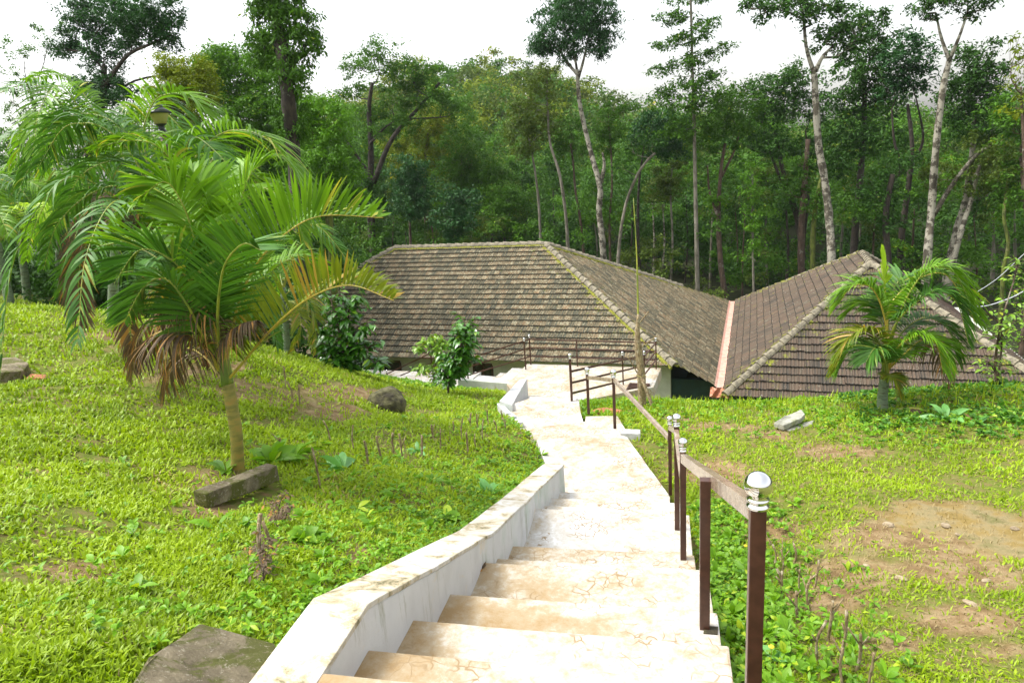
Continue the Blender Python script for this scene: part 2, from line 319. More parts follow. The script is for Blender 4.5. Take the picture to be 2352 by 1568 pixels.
# ------------------------------------------------------------------ terrain
S0 = np.array([-1.62, 3.1]); SU = np.array([-.125, 1.0]) / math.hypot(.125, 1); SV = np.array([SU[1], -SU[0]])
def st(s, w): p = S0 + SU * s + SV * w; return (p[0], p[1])          # stair frame: s down the flight, w to the right
def ctl(px): return [tuple(onz(x, y, z)) for x, y, z in px]
CTRL = [(-2.0, .2, -1.3), (-2.0, 1.0, -1.62), (-2.05, 2, -1.97), (-2.1, 3.3, -2.36), (-2.3, 4.4, -2.78), (-2.45, 5.4, -3.12), (-2.75, 6.8, -3.62), (-2.95, 8.2, -4.08),
        (-6.8, 17.5, -6.55), (-9, 19, -7.0), (-12, 19.6, -7.1), (-15, 19.5, -6.6), (-5.2, 14.5, -5.35), (-7.5, 17, -6.3),
        (.25, 1.5, -2.4), (.2, 2.5, -2.72), (.05, 3.5, -3.0), (-.1, 4.5, -3.3), (-.2, 5.5, -3.6), (-.45, 6.5, -3.85), (-.8, 8, -4.16), (-1.5, 9.6, -4.3), (-2.3, 11.7, -4.66), (-3.2, 13, -5.1),
        (-3.3, 15.5, -5.9), (-2.5, 17, -6.5), (.5, 0, -2.0), (1.6, 1.2, -2.75), (2.5, 0, -2.5), (-4, -1, -1.1), (-8, -1, -1.0), (0, -3, -1.2), (4, -4, -2),
        (-25, 16, -3.0), (-28, 4, -2.2), (-22, -5, -1.5), (-20, 21, -5), (-17, 24, -8), (-30, 26, -6), (10, 0, -3.0), (14, 8, -3.6), (14, 14, -4.2), (16, 20, -6.5), (20, 4, -3),
        (-9, 22, -8.6), (-3, 21, -9.4), (2, 20.2, -9.2), (7, 19.5, -8.6), (12, 20, -8.2), (-8, 27, -9.6), (0, 27, -9.8), (10, 27, -9.6), (-18, 30, -9.6), (-2, 19, -8.4), (1.5, 17, -6.6), (5, 16.6, -6.0)]
CTRL += ctl([(545, 1085, -2.6), (560, 1130, -2.55), (480, 1500, -1.75), (100, 1500, -1.5), (0, 1200, -1.8), (250, 1300, -1.95), (100, 900, -2.35), (60, 860, -2.4), (0, 700, -2.5), (250, 720, -2.65),
             (380, 870, -2.65), (640, 840, -3.05), (900, 1020, -3.3), (800, 1200, -2.5), (1000, 1120, -2.95), (1100, 1010, -3.8), (890, 935, -3.9), (1010, 905, -5.0), (1130, 900, -5.5),
             (790, 850, -4.6), (880, 875, -5.2), (720, 900, -3.35), (700, 1000, -2.95), (1900, 1500, -2.95), (2300, 1400, -3.15), (2150, 1200, -3.6), (1800, 1150, -3.7), (2300, 1050, -4.0), (2000, 1010, -4.1),
             (1700, 1030, -4.2), (1500, 960, -4.65), (1400, 930, -4.95), (1480, 925, -5.1), (1700, 928, -5.2), (1900, 922, -4.75), (2100, 928, -4.4), (2300, 905, -4.15)])
CTRL = np.array(CTRL)
def tpsk(r2): return np.where(r2 > 1e-9, r2 * np.log(r2 + 1e-12), 0)
_n = len(CTRL); _K = tpsk(((CTRL[:, None, :2] - CTRL[None, :, :2]) ** 2).sum(-1)) + np.eye(_n) * .25
_P = np.c_[np.ones(_n), CTRL[:, :2]]; _A = np.block([[_K, _P], [_P.T, np.zeros((3, 3))]])
_W = np.linalg.solve(_A, np.r_[CTRL[:, 2], 0, 0, 0])
def far_z(x, y):
    h = -10 + 19 * np.exp(-(((x + 52) / 34) ** 2 + ((y - 125) / 42) ** 2)) + 9 * smooth((y - 70) / 160) + 8 * smooth((-x - 25) / 40) * smooth((60 - y) / 40)
    return h + 1.5 * (fbm(x * .03, y * .03, 9) - .5)
def ground(x, y):
    x = np.asarray(x, float); y = np.asarray(y, float); sh = x.shape; xf, yf = x.ravel(), y.ravel(); out = np.empty(len(xf))
    for i in range(0, len(xf), 20000):
        a, b = xf[i:i + 20000], yf[i:i + 20000]
        r2 = (a[:, None] - CTRL[None, :, 0]) ** 2 + (b[:, None] - CTRL[None, :, 1]) ** 2
        out[i:i + 20000] = tpsk(r2) @ _W[:_n] + _W[_n] + _W[_n + 1] * a + _W[_n + 2] * b
    t = np.maximum(smooth((yf - 27) / 7), smooth((np.abs(xf + 5) - 24) / 10)); out = np.clip(out, -12, 3)
    out = out * (1 - t) + far_z(xf, yf) * t
    out += (fbm(xf * 1.1, yf * 1.1, 4) - .5) * .12 + (fbm(xf * 4, yf * 4, 5, 3) - .5) * .045
    return out.reshape(sh)
def gz(x, y): return float(ground(np.array([x]), np.array([y]))[0])
def hit(px, py):
    """where a sight line meets the ground"""
    d = ray(px, py); t = np.linspace(1, 60, 1500); P = d[None] * t[:, None]; g = ground(P[:, 0], P[:, 1]); k = np.argmax(P[:, 2] < g)
    a, b = t[max(k - 1, 0)], t[k]
    for _ in range(12):
        m_ = (a + b) / 2; q = d * m_
        if q[2] < gz(q[0], q[1]): b = m_
        else: a = m_
    return d * b
def inpoly(x, y, poly):
    c = np.zeros(np.shape(x), bool); j = len(poly) - 1
    for i in range(len(poly)):
        xi, yi = poly[i][:2]; xj, yj = poly[j][:2]
        with np.errstate(divide='ignore', invalid='ignore'): c ^= ((yi > y) != (yj > y)) & (x < (xj - xi) * (y - yi) / (yj - yi + 1e-12) + xi)
        j = i
    return c
NOSE = [(2.1, -1.952, 1.5), (2.57, -2.161, 1.51), (3.13, -2.406, 1.5), (3.87, -2.68, 1.485), (4.21, -2.86, 1.475), (4.70, -3.056, 1.46), (5.79, -3.313, 1.445), (6.18, -3.495, 1.42), (6.6, -3.63, 1.38), (7.22, -3.877, 1.30)]
NS = [((y - 3.1) * 1.008, z, w) for y, z, w in NOSE]
LAND = [onz(x, y, -4.13) for x, y in ((1538, 1137), (1440, 1002), (1409, 993), (1232, 1010), (1250, 1060), (1296, 1137))]
T2 = [onz(x, y, -4.32) for x, y in ((1228, 1040), (1441, 1012), (1441, 992), (1418, 955), (1345, 955), (1344, 967), (1200, 985))]
T3 = [onz(x, y, -4.6) for x, y in ((1200, 1010), (1345, 985), (1335, 951), (1329, 917), (1317, 909), (1223, 911), (1174, 929), (1162, 937))]
TERR = [(-6.64, 19.55), (-2.49, 19.58), (-2.48, 17.82), (-3.12, 17.33), (-4.2, 16.45), (-5.6, 16.0), (-6.62, 17.5)]
SIDEP = [T3[5][:2], T3[4][:2], (-4.1, 16.6), (-5.75, 16.6), onz(1147, 920, -4.45)[:2]]
STP = [st(-6, -.3), st(-6, 1.6), st(4.3, 1.36), (-.75, 7.9), LAND[1][:2], T2[2][:2], T2[3][:2], T3[2][:2], T3[3][:2], T3[4][:2], (-4.0, 16.5), TERR[3], TERR[2], TERR[1], TERR[0], (-9, 19.6), (-9, 18.1), TERR[6], onz(1147, 920, -4.45)[:2], T2[6][:2], LAND[3][:2], LAND[4][:2], st(4.6, -.3)]
STP = [tuple(p[:2]) for p in STP]

def axis(lo, hi, c, n, k):
    u0, u1 = math.asinh((lo - c) / k), math.asinh((hi - c) / k); return c + k * np.sinh(np.linspace(u0, u1, n))
gx = axis(-420, 420, -1.5, 460, 5); gy = axis(-60, 700, 5.5, 420, 5)
GX, GY = np.meshgrid(gx, gy); GZ = ground(GX, GY)
ins = inpoly(GX, GY, STP)
cz = -2.6 - .36 * np.maximum(GY - 2, 0)          # hollow below the flight
GZ = np.where(ins, np.minimum(GZ, np.where(GY < 7.7, np.interp(GY, [-4, 2.1, 4.7, 7.2, 9], [-1.4, -2.5, -3.5, -4.3, -4.6]), np.where(GY < 12.3, -5.0, -6.9))), GZ)
BARE = [(180, 1310, 110, 26), (480, 1105, 90, 30), (470, 1170, 60, 40), (2180, 1195, 190, 60), (2200, 1290, 170, 60), (2050, 1230, 150, 60), (1950, 1330, 170, 60), (1900, 1040, 110, 16), (1640, 1080, 110, 30), (1760, 1215, 100, 30), (2220, 1420, 130, 40), (1760, 1000, 70, 14),
        (430, 850, 120, 22), (250, 770, 90, 16), (820, 905, 120, 22), (770, 950, 60, 22), (560, 900, 60, 20), (850, 1275, 60, 18), (640, 1190, 50, 18), (1650, 985, 90, 16), (1560, 960, 60, 12), (2050, 1480, 60, 20), (2300, 1500, 80, 30)]
BW = []
for x, y, rx, ry in BARE:
    c = hit(x, y); a = hit(x + rx, y); b = hit(x, y + ry); BW.append((c[0], c[1], a[0] - c[0], a[1] - c[1], b[0] - c[0], b[1] - c[1]))
def bare(x, y):
    t = 0
    nz = (fbm(x * 2.2, y * 2.2, 21) - .5)
    for cx, cy, ax, ay, bx, by in BW:
        det = ax * by - ay * bx; dx, dy = x - cx, y - cy
        u = (dx * by - dy * bx) / det; v = (ax * dy - ay * dx) / det
        t = np.maximum(t, smooth((1.25 - np.hypot(u, v) + nz * 1.6) / .7))
    return t
BR = bare(GX, GY)
MP = [hit(*p) for p in ((1965, 1172), (2010, 1158), (2110, 1152), (2200, 1150), (2330, 1180), (2430, 1210), (2430, 1300), (2340, 1330), (2200, 1270), (2080, 1215))]
MC = sum(MP) / len(MP); MUD = np.zeros_like(GX)
def mudf(x, y):
    best = np.full(np.shape(x), 1e9)
    for q in range(len(MP)):
        a, b = MP[q], MP[(q + 1) % len(MP)]; dx, dy = b[0] - a[0], b[1] - a[1]; t = np.clip(((x - a[0]) * dx + (y - a[1]) * dy) / (dx * dx + dy * dy), 0, 1); best = np.minimum(best, np.hypot(x - a[0] - t * dx, y - a[1] - t * dy))
    sg = np.where(inpoly(x, y, MP), best, -best); return smooth((sg + .9 * (fbm(x * 3, y * 3, 71) - .55)) / .25 + .3)
MUD = mudf(GX, GY)
j, i = np.meshgrid(np.arange(len(gx) - 1), np.arange(len(gy) - 1)); a = i * len(gx) + j
FQ = np.stack([a, a + 1, a + 1 + len(gx), a + len(gx)], -1).reshape(-1, 4)
def make_ground():
    m, n, l, p = nt("ground_soil_turf"); v = coords(n, l)
    turf = ramp(n, l, noise(n, l, v, 9, 8, .75), [(.32, (.060, .085, .010)), (.46, (.12, .16, .016)), (.56, (.16, .14, .045)), (.68, (.22, .13, .06))])
    soil = ramp(n, l, noise(n, l, v, 5, 8, .7), [(.3, (.12, .075, .032)), (.48, (.21, .14, .065)), (.6, (.30, .22, .12)), (.75, (.17, .16, .04))])
    litter = ramp(n, l, noise(n, l, v, 3, 8, .75), [(.35, (.012, .016, .006)), (.6, (.035, .042, .014)), (.75, (.05, .035, .018))])
    mudc = ramp(n, l, contrast(n, l, noise(n, l, v, 2.2, 8, .7), 1.7), [(.2, (.17, .125, .035)), (.45, (.24, .17, .055)), (.6, (.25, .20, .10)), (.8, (.15, .14, .05))])
    c = mix(n, l, attr(n, "bare"), turf, soil); c = mix(n, l, attr(n, "mud"), c, mudc)
    l.new(mix(n, l, attr(n, "litter"), c, litter), p.inputs["Base Color"]); p.inputs["Roughness"].default_value = .95; p.inputs["Specular IOR Level"].default_value = .2
    l.new(bump(n, l, noise(n, l, v, 30, 6, .7), .7, .02), p.inputs["Normal"]); return m
go = npobj("ground", np.stack([GX, GY, GZ], -1).reshape(-1, 3), FQ, make_ground(), smoothf=True, attrs={"bare": BR.ravel(), "litter": smooth((GY - 24) / 8).ravel(), "mud": MUD.ravel()})
tag(go, kind="structure")

# ------------------------------------------------------------------ stairway
def stain_attr(o, fn):
    me = o.data; a = me.attributes.new("stain", 'FLOAT', 'POINT'); a.data.foreach_set("value", np.array([fn(v.co + origin_of(o.parent)) for v in me.vertices], dtype=np.float32))
base = (st(0, .7)[0], st(0, .7)[1], -2.5)
stair = tag(empty("stairway", base), "white cement stairway with ochre stains running down the slope to the terrace", "stairway")
def step(poly, z1, z0, s=.35):
    b = MB().slab(poly, z1, z0); o = b.build("step", M['paint'], stair, bevel=.012, cuts=11, rough=.016); 
    stain_attr(o, lambda w: (s * .95 + 1.5 * s * math.exp(-max(0, (w.x + 1.62 + .125 * (w.y - 3.1))) / .22) + (.5 if 2.66 < w.y < 3.1 and w.x < -.95 + .5 * fbm(np.array(w.x * 3), np.array(w.y * 3), 8) else 0)) if w.y < 7.6 else s * .6); return o
prev = -3.0
for k, (s, z, w) in enumerate([(-2.2, -1.35, 1.5), (-1.75, -1.55, 1.5), (-1.38, -1.75, 1.5)] + NS):
    rw = w + random.uniform(-.015, .02)
    step([st(prev - .03, -.04), st(prev - .03, rw), st(s, rw), st(s, -.04)], z, z - .55, .55 if s < 1.0 else (.42 if s < 2 else .18)); prev = s
sd_ = [.5]
step([p[:2] for p in LAND], -4.13, -4.75, .5); step([p[:2] for p in T2], -4.32, -5.0, .8); step([p[:2] for p in T3], -4.6, -5.35, .5)
A0, A1, B0, B1 = T3[5], T3[4], np.array([-5.72, 16.62, -6.15]), np.array([-4.18, 16.6, -6.15])
for k in range(7):
    t0, t1 = k / 7, (k + 1) / 7; z = -4.6 - 1.55 * (k + 1) / 7
    L0, L1, R0, R1 = A0 + (B0 - A0) * (t0 - .01), A0 + (B0 - A0) * t1, A1 + (B1 - A1) * (t0 - .01), A1 + (B1 - A1) * t1
    step([L0[:2], R0[:2], R1[:2], L1[:2]], z - .01, z - .5, .1)
# side wall with sloping coping, built to follow the flight
IN = [(-6, -1.74), (-.98, -1.78), (-.18, -2.12), (1.0, -2.61), (2.2, -3.0), (4.54, -3.725)]
top, bot = [], []
b = MB(); n_ = len(IN); vs = []
def flare(s): return -.02 - .0 * s
for s, z in IN:
    fl = 0
    wi, wo = -.005, -.238
    for w, zz in ((wi, z), (wo, z + .01), (wo, z - 1.1), (wi, z - 1.1)): p = st(s, w); vs.append((p[0], p[1], zz))
fs = [(0, 1, 2, 3), tuple(4 * (n_ - 1) + q for q in (3, 2, 1, 0))]
for i in range(n_ - 1):
    for q in range(4): fs.append((4 * i + q, 4 * i + 4 + q, 4 * i + 4 + (q + 1) % 4, 4 * i + (q + 1) % 4))
b.add(vs, fs); w_ = b.build("side_wall", M['wall'], stair, bevel=.01, cuts=8, rough=.02)
def make_coping():
    m, n, l, p = nt("coping_stained"); w = coords(n, l); ns = noise(n, l, w, 5, 8, .75, .5)
    c = ramp(n, l, ns, [(.40, (.60, .59, .57)), (.50, (.50, .46, .38)), (.58, (.38, .32, .20)), (.65, (.12, .11, .05))])
    l.new(c, p.inputs["Base Color"]); p.inputs["Roughness"].default_value = .85; l.new(bump(n, l, ns, .5, .01), p.inputs["Normal"]); return m
M['coping'] = make_coping()
b = MB(); vs = []
for s, z in IN:
    wi, wo = .002, -.245
    for w, zz in ((wi, z + .03), (wo, z + .04), (wo, z + .012), (wi, z + .003)): p = st(s, w); vs.append((p[0], p[1], zz))
b.add(vs, fs); b.build("coping", M['coping'], stair, bevel=.006, cuts=8, rough=.015)
# parapet beside the hidden lower steps
P0, P1, P2_, P3_ = onz(1147, 920, -4.42), onz(1193, 872, -5.62), onz(1211, 868, -5.64), onz(1176, 930, -4.46)
MB().prism([P0, P3_, P2_, P1], [(p[0], p[1], -7.0 if k in (2, 3) else -5.6) for k, p in enumerate((P0, P3_, P2_, P1))]).build("parapet", M['wall'], stair, bevel=.01, cuts=3, rough=.01)
for k, (a_, c_) in enumerate((((1147, 921), (1168, 951)), ((1161, 935), (1181, 958)), ((1173, 939), (1196, 972)))):   # stepped grass-side edge of the lower steps
    p, q = onz(*a_, -4.5 - 0.0 * k), onz(*c_, -4.5)
    MB().bar((p[0], p[1], -4.62 - .03 * k), (q[0], q[1], -4.56), .10, .16).build("edge_kerb", M['wall'], stair, bevel=.008)
kb = MB().slab([(-1.95, 10.08), (-1.62, 10.10), (-1.60, 9.93), (-1.90, 9.9)], -4.2, -4.36).build("end_block", M['paint'], stair, bevel=.01); stain_attr(kb, lambda w: 0.)

# ------------------------------------------------------------------ terrace and its side flight
ter = tag(empty("terrace", (-4.5, 18, -6.5)), "white raised concrete terrace slab in front of the tiled roof", "terrace")
o = MB().slab(TERR, -6.15, -6.48).build("slab", M['paint'], ter, bevel=.012, cuts=6, rough=.01); stain_attr(o, lambda w: .55)
MB().slab([(-6.2, 19.3), (-2.9, 19.3), (-2.9, 17.9), (-3.3, 17.6), (-4.3, 16.9), (-6.2, 16.9)], -6.485, -9.6).build("supporting_wall", M['plaster'], ter)
for k, (xa, xb, z) in enumerate(((-6.66, -7.18, -6.34), (-7.18, -7.62, -6.53), (-7.62, -8.4, -6.66), (-8.4, -9.1, -6.9))):
    o = MB().slab([(xa, 18.0), (xa, 19.66), (xb - .02, 19.66 + .05 * k), (xb - .02, 18.0)], z, z - .5).build("side_step", M['paint'], ter, bevel=.01, cuts=2); stain_attr(o, lambda w: 0.)
MB().slab([(-6.5, 17.95), (-8.42, 18.1), (-8.42, 18.25), (-6.5, 18.12)][::-1], -6.28, -7.2).build("side_kerb", M['plaster'], ter, bevel=.01)
o = MB().slab([(-9.1, 20.0), (-9.1, 21.1), (-17, 21.0), (-17, 19.8)], -7.06, -7.5).build("lower_walk", M['paint'], ter, bevel=.01, cuts=3); stain_attr(o, lambda w: 0.)
o = MB().slab([(-8.9, 18.6), (-8.9, 21.1), (-9.12, 21.1), (-9.12, 18.6)], -7.0, -7.5).build("lower_walk", M['paint'], ter); stain_attr(o, lambda w: 0.)
g = MB()
for k in range(6):
    t = k / 5; g.bar((-3.16 + .0 * t, 17.42 + .50 * t, -6.12), (-2.62 - .35 * (1 - t) * 0, 17.92 - .02 * (1 - t) + 0 * t, -6.12), .035, .03)
g = MB()
for k in range(5):
    t = k / 4; g.bar((-3.14, 17.5 + .46 * t, -6.125), (-2.6, 17.86 + .12 * t, -6.125), .035, .03)
g.bar((-3.14, 17.46, -6.125), (-3.14, 18.0, -6.125), .035, .03)
g.build("drain_grate", M['brown_metal'], ter)
tag(MB().box(0, 0, 0, .01, .01, .01).build("x", None), None) if False else None

# ------------------------------------------------------------------ railings
def ball(parent, x, y, z, r):
    prof = [(r * .55, 0), (r * .80, .004), (r * .80, .012), (r * .62, .018), (r * .62, .024), (r * .78, .028), (r * .78, .036), (r * .42, .044)]
    c0 = .040 + r * .93
    for k in range(1, 15): a = -math.pi / 2 + .42 + (math.pi - .42) * k / 14; prof.append((max(.0008, r * math.cos(a)), c0 + r * math.sin(a)))
    return MB().lathe((x, y, z), prof, 28).build("ball_finial", M['chrome'], parent, smoothf=True)
def post(parent, x, y, z0, z1, r=.05, w=.05):
    mb = MB(); mb.bar((x, y, z0), (x, y, z1), w, w, up=(-SU[0], -SU[1], 0)); p = mb.build("post", M['brown_metal'], parent, bevel=.003)
    if r: ball(p, x, y, z1, r)
    return p
def rail(parent, a, b, w=.04, h=.055, m='rail_face'): return MB().bar(a, b, w, h).build("rail", M[m], parent, bevel=.003)
R1 = tag(empty("railing", (-.461, 4.809, -3.056)), "brown square steel stair railing with chrome ball finials along the right of the white steps", "railing")
FP = (.033, 2.22, -2.16, -1.18)
post(R1, FP[0], FP[1], FP[2], FP[3], .047, .052)
post(R1, -.198, 3.173, -2.41, -1.560, 0, .05)
pocket = MB().slab([(-.2, 3.12), (-.13, 3.13), (-.13, 3.19), (-.2, 3.18)], -2.398, -2.45).build("post_socket", M['stone_dark'], R1)
post(R1, -.461, 4.809, -3.06, -2.156, .036, .045)
post(R1, -.598, 5.687, -3.32, -2.315, .040, .045)
post(R1, -.88, 7.623, -3.99, -3.086, .035, .042)
CO = (-1.99, 9.927); C2 = (-2.65, 10.95)
post(R1, CO[0], CO[1], -4.14, -3.30, .05, .045); post(R1, C2[0], C2[1], -4.33, -3.60, .045, .045)
rail(R1, (FP[0] - .01, FP[1] + .02, -1.20), (-.455, 4.79, -2.20), .045, .068)
rail(R1, (-.47, 4.83, -2.36), (-.598, 5.66, -2.36)); rail(R1, (-.60, 5.70, -2.36), (-.875, 7.60, -3.115 + .0))
rail(R1, (-.89, 7.65, -3.27), (CO[0] + .012, CO[1] - .02, -3.33)); rail(R1, CO + (-3.345,), C2 + (-3.66,))
R2 = tag(empty("railing", (-3.3, 12.3, -4.6)), "thin brown three-bar railing with small chrome balls around the white terrace", "railing")
def runs(parent, a, b, offs, w=.032, h=.038):
    for oa, ob in offs: rail(parent, (a[0], a[1], a[2] + oa), (b[0], b[1], b[2] + ob), w, h, 'brown_metal')
NPt = (-3.30, 12.28, -4.6); post(R2, NPt[0], NPt[1], -4.62, -3.735, .034, .045)
PM = (-3.55, 17.05, -6.15); PC = (-2.75, 18.02, -6.15); PF = (-2.62, 19.45, -6.15); PG = (-5.0, 19.46, -6.15); PL = (-6.5, 18.95, -6.15); 
TOP = [(.80, .80), (.54, .54), (.28, .28)]
pm = ony(1431.6, 889, 17.9); PM = (pm[0], 17.9, -6.15)
for P_ in (PC, PF, PG, PM): post(R2, P_[0], P_[1], P_[2], P_[2] + .85, .036 if P_ is not PG else 0, .038)
post(R2, PL[0], PL[1], -6.16, -5.25, .036, .038)
def rz(px, py, P): d = ray(px, py); return d[2] * (math.hypot(P[0], P[1]) / math.hypot(d[0], d[1]))
# near run, from the post on the step to the terrace corner
for (ya, yb) in ((911 - .0, 847.2), (950.3, 887.0 - 0), (993, 925 - 0)):
    pass
NA = [rz(1346, 911, NPt), rz(1348, 953, NPt), rz(1350, 992, NPt)]
na = [rz(1345.8, 759.5 + 590 / 6.4, NPt), rz(1346.5, 759.5 + 757 / 6.4, NPt), rz(1347.8, 759.5 + 910 / 6.4, NPt)]
cc = [rz(1491, 759.5 + 357 / 6.4, PC), rz(1491, 759.5 + 512 / 6.4, PC), rz(1491, 759.5 + 657 / 6.4, PC)]
for za, zc in zip(na, cc): rail(R2, (NPt[0], NPt[1], za), (PC[0], PC[1], zc), .032, .04, 'brown_metal')
runs(R2, PC, PF, TOP); runs(R2, PF, (PL[0], 19.47, -6.15), TOP[:0] or [(.80, .93 - .11), (.54, .55), (.28, .27)])
P5 = (PL[0], 19.47, -6.15); post(R2, P5[0], P5[1], -6.16, -5.28, .036, .038)
D1 = (-8.75, 19.62, -6.9); D2 = (-10.5, 20.55, -7.06); D3 = (-12.3, 20.5, -7.06)
post(R2, D1[0], D1[1], D1[2], D1[2] + .82, 0, .038); post(R2, D2[0], D2[1], D2[2], D2[2] + .9, .036, .038); post(R2, D3[0], D3[1], D3[2] - .2, D3[2] + .1, .036, .038)
runs(R2, P5, D1, [(.82, .80), (.55, .53), (.27, .26)]); runs(R2, D1, (D2[0], D1[1] + .3, D2[2]), [(.80, .88), (.53, .6), (.26, .3)]); runs(R2, D2, D3, [(.86, .05), (.5, -.2)])

# ------------------------------------------------------------------ the tiled house
house = tag(empty("house", (-8, 29, -9.7)), "long low house with hipped clay tile roofs meeting at a pink valley gutter", "house")
TW, TL = .235, .32
def tiles(name, E0, E1, up, nrow, m, planes, parent, skip=None, sag=.0, jit=1.0):
    """courses of interlocking channel tiles laid from the eave line E0-E1 up the slope; clipped along the hips"""
    E0, E1, up = Vector(E0), Vector(E1), Vector(up); xd = (E1 - E0).normalized(); L = (E1 - E0).length; ud = up.normalized(); nn = xd.cross(ud).normalized()
    prof = [(0, .012), (.07, .030), (.13, .034), (.20, .010), (.30, .002), (.42, .004), (.50, .022), (.56, .028), (.63, .008), (.75, .0), (.90, .004), (1.0, .012)]
    pu = np.array([p[0] for p in prof]) * TW; ph = np.array([p[1] for p in prof]); npf = len(prof)
    V, Fc, R = [], [], []; nb = 0
    E0a, xa, ua, na_ = map(np.array, (E0, xd, ud, nn))
    for r in range(nrow):
        nt_ = int(L / TW) + 2
        for c in range(-1, nt_):
            if skip and skip(r, c): continue
            jx, jl, jh = random.gauss(0, .003) * jit, random.gauss(0, .006) * jit, random.gauss(0, .003) * jit
            x0 = c * TW + (.5 * TW if r % 2 else 0) * 0 + jx; s0 = r * TL + jl; tl = random.gauss(0, .004) * jit
            sg = -sag * math.sin(math.pi * min(1, max(0, (c * TW) / L))) 
            rows = []
            for ds, dh in ((0, .038), (0, .052), (.024, .049), (TL + .03, .002)):
                pts = E0a + xa * (x0 + pu * .975)[:, None] + ua * (s0 + ds) + na_ * ((ph * (1 if dh > .003 else .9)) + dh + jh + sg + tl * (pu / TW - .5))[:, None]
                rows.append(pts)
            V.append(np.concatenate(rows)); q = np.arange(npf - 1)
            for k in (0, 1, 2): Fc.append(np.stack([nb + k * npf + q, nb + k * npf + q + 1, nb + (k + 1) * npf + q + 1, nb + (k + 1) * npf + q], -1))
            t = .16 + .68 * random.random() if random.random() < .8 else random.random(); u_ = np.clip(t * .66 + .34 * rng.random(npf - 1) + np.array([0, .05, 0, -.12, -.16, 0, .06, 0, -.12, -.12, 0]) + .02, .07, 1); R += list(u_ * .3) + [0.0] * (npf - 1) + list(u_); nb += 4 * npf  # lip and lower edge darkened: course shadow painted in, along with algae grime
    V = np.concatenate(V); Fc = np.concatenate(Fc)
    hd = np.zeros(len(V))
    for co, no in planes[:2]: hd = np.maximum(hd, np.exp(-np.abs((V - np.array(co)) @ np.array(no)) / .45))
    o = npobj(name, V, Fc, m, parent, rnd=R, attrs={"hip": hd})
    bm = bmesh.new(); bm.from_mesh(o.data); O = origin_of(parent)
    for co, no in planes:
        g_ = bm.verts[:] + bm.edges[:] + bm.faces[:]; bmesh.ops.bisect_plane(bm, geom=g_, plane_co=Vector(co) - O, plane_no=Vector(no), clear_outer=True, dist=1e-5)
    bm.to_mesh(o.data); bm.free(); return o
def vplane(a, b, keep):
    """vertical plane through a-b; keeps the side of `keep`"""
    a, b, k = Vector(a), Vector(b), Vector(keep); no = Vector(((b - a).y, -(b - a).x, 0)).normalized()
    if (k - a).dot(no) > 0: no = -no
    return (a, no)
def caps(a, b, parent, m='cap', mos=None, w=.135, h=.105, L=.40, flip=False, name="ridge_cap", slope=.5):
    a, b = Vector(a), Vector(b); d = (b - a); n = max(1, round(d.length / L)); L = d.length / n; d.normalize(); sd = d.cross(Vector((0, 0, 1))).normalized(); up = sd.cross(d).normalized()
    mb = MB(); w *= .93; h *= .85; pr = [(-1, -.35), (-.8, .25), (-.42, .78), (0, 1), (.42, .78), (.8, .25), (1, -.35)]
    for k in range(n):
        jz = random.gauss(0, .004); c0 = a + d * (k * L + .0); c1 = a + d * ((k + 1) * L + .03); vs = []
        for c, f, e in ((c0, 1.20 if not flip else 1.0, .030), (c1, 1.0 if not flip else 1.10, 0.0)):
            for x, y in pr: vs.append(c + sd * x * w * f + up * (y * h * f + e + jz + .02))
        for c, f in ((c0, 1.20 if not flip else 1.0), (c1, 1.0 if not flip else 1.1)):
            for x, y in pr: vs.append(c + sd * x * w * f * .86 + up * (y * h * f * .8 - .0))
        q = len(pr); f_ = [(i, i + 1, q + i + 1, q + i) for i in range(q - 1)]
        f_ += [(2 * q + i, 3 * q + i, 3 * q + i + 1, 2 * q + i + 1) for i in range(q - 1)]
        f_ += [(i, 2 * q + i, 2 * q + i + 1, i + 1) for i in range(q - 1)] + [(q + i, q + i + 1, 3 * q + i + 1, 3 * q + i) for i in range(q - 1)]
        mb.add(vs, f_, random.random())
    o = mb.build(name, M[m], parent)
    if mos:
        e = a + d * (n * L)
        for s in (-1, 1):
            if mos == 1 and s == 1: continue
            if mos == 2 and s == -1: continue
            mb = MB(); pts = [a + (e - a) * (k / 60) + sd * s * (w + .035 + random.uniform(-.012, .018)) + up * (-.03 - .08 * slope + random.uniform(-.008, .012)) for k in range(61)]
            mb.tube(pts, [.066 + random.uniform(-.012, .016) for _ in pts], 6, wob=.35); mb.build("mortar_moss", M['moss'], o)
    return o
# left wing
ze, zr = -7.09, -3.60
LA, LB = Vector((-16.3, 29.3, zr)), Vector((-8.76, 29.3, zr))
C_fl, C_fr, C_br, C_bl = Vector((-22.8, 23.0, ze)), Vector((-2.46, 23.0, ze)), Vector((-2.46, 35.6, ze)), Vector((-22.8, 35.6, ze))
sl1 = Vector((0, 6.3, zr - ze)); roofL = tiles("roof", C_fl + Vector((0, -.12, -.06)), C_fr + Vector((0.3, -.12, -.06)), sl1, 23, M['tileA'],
    [vplane(C_fl, LA, (-12, 25, 0)), vplane(C_fr, LB, (-12, 25, 0)), (LA, Vector((0, 1, 0)))], house)
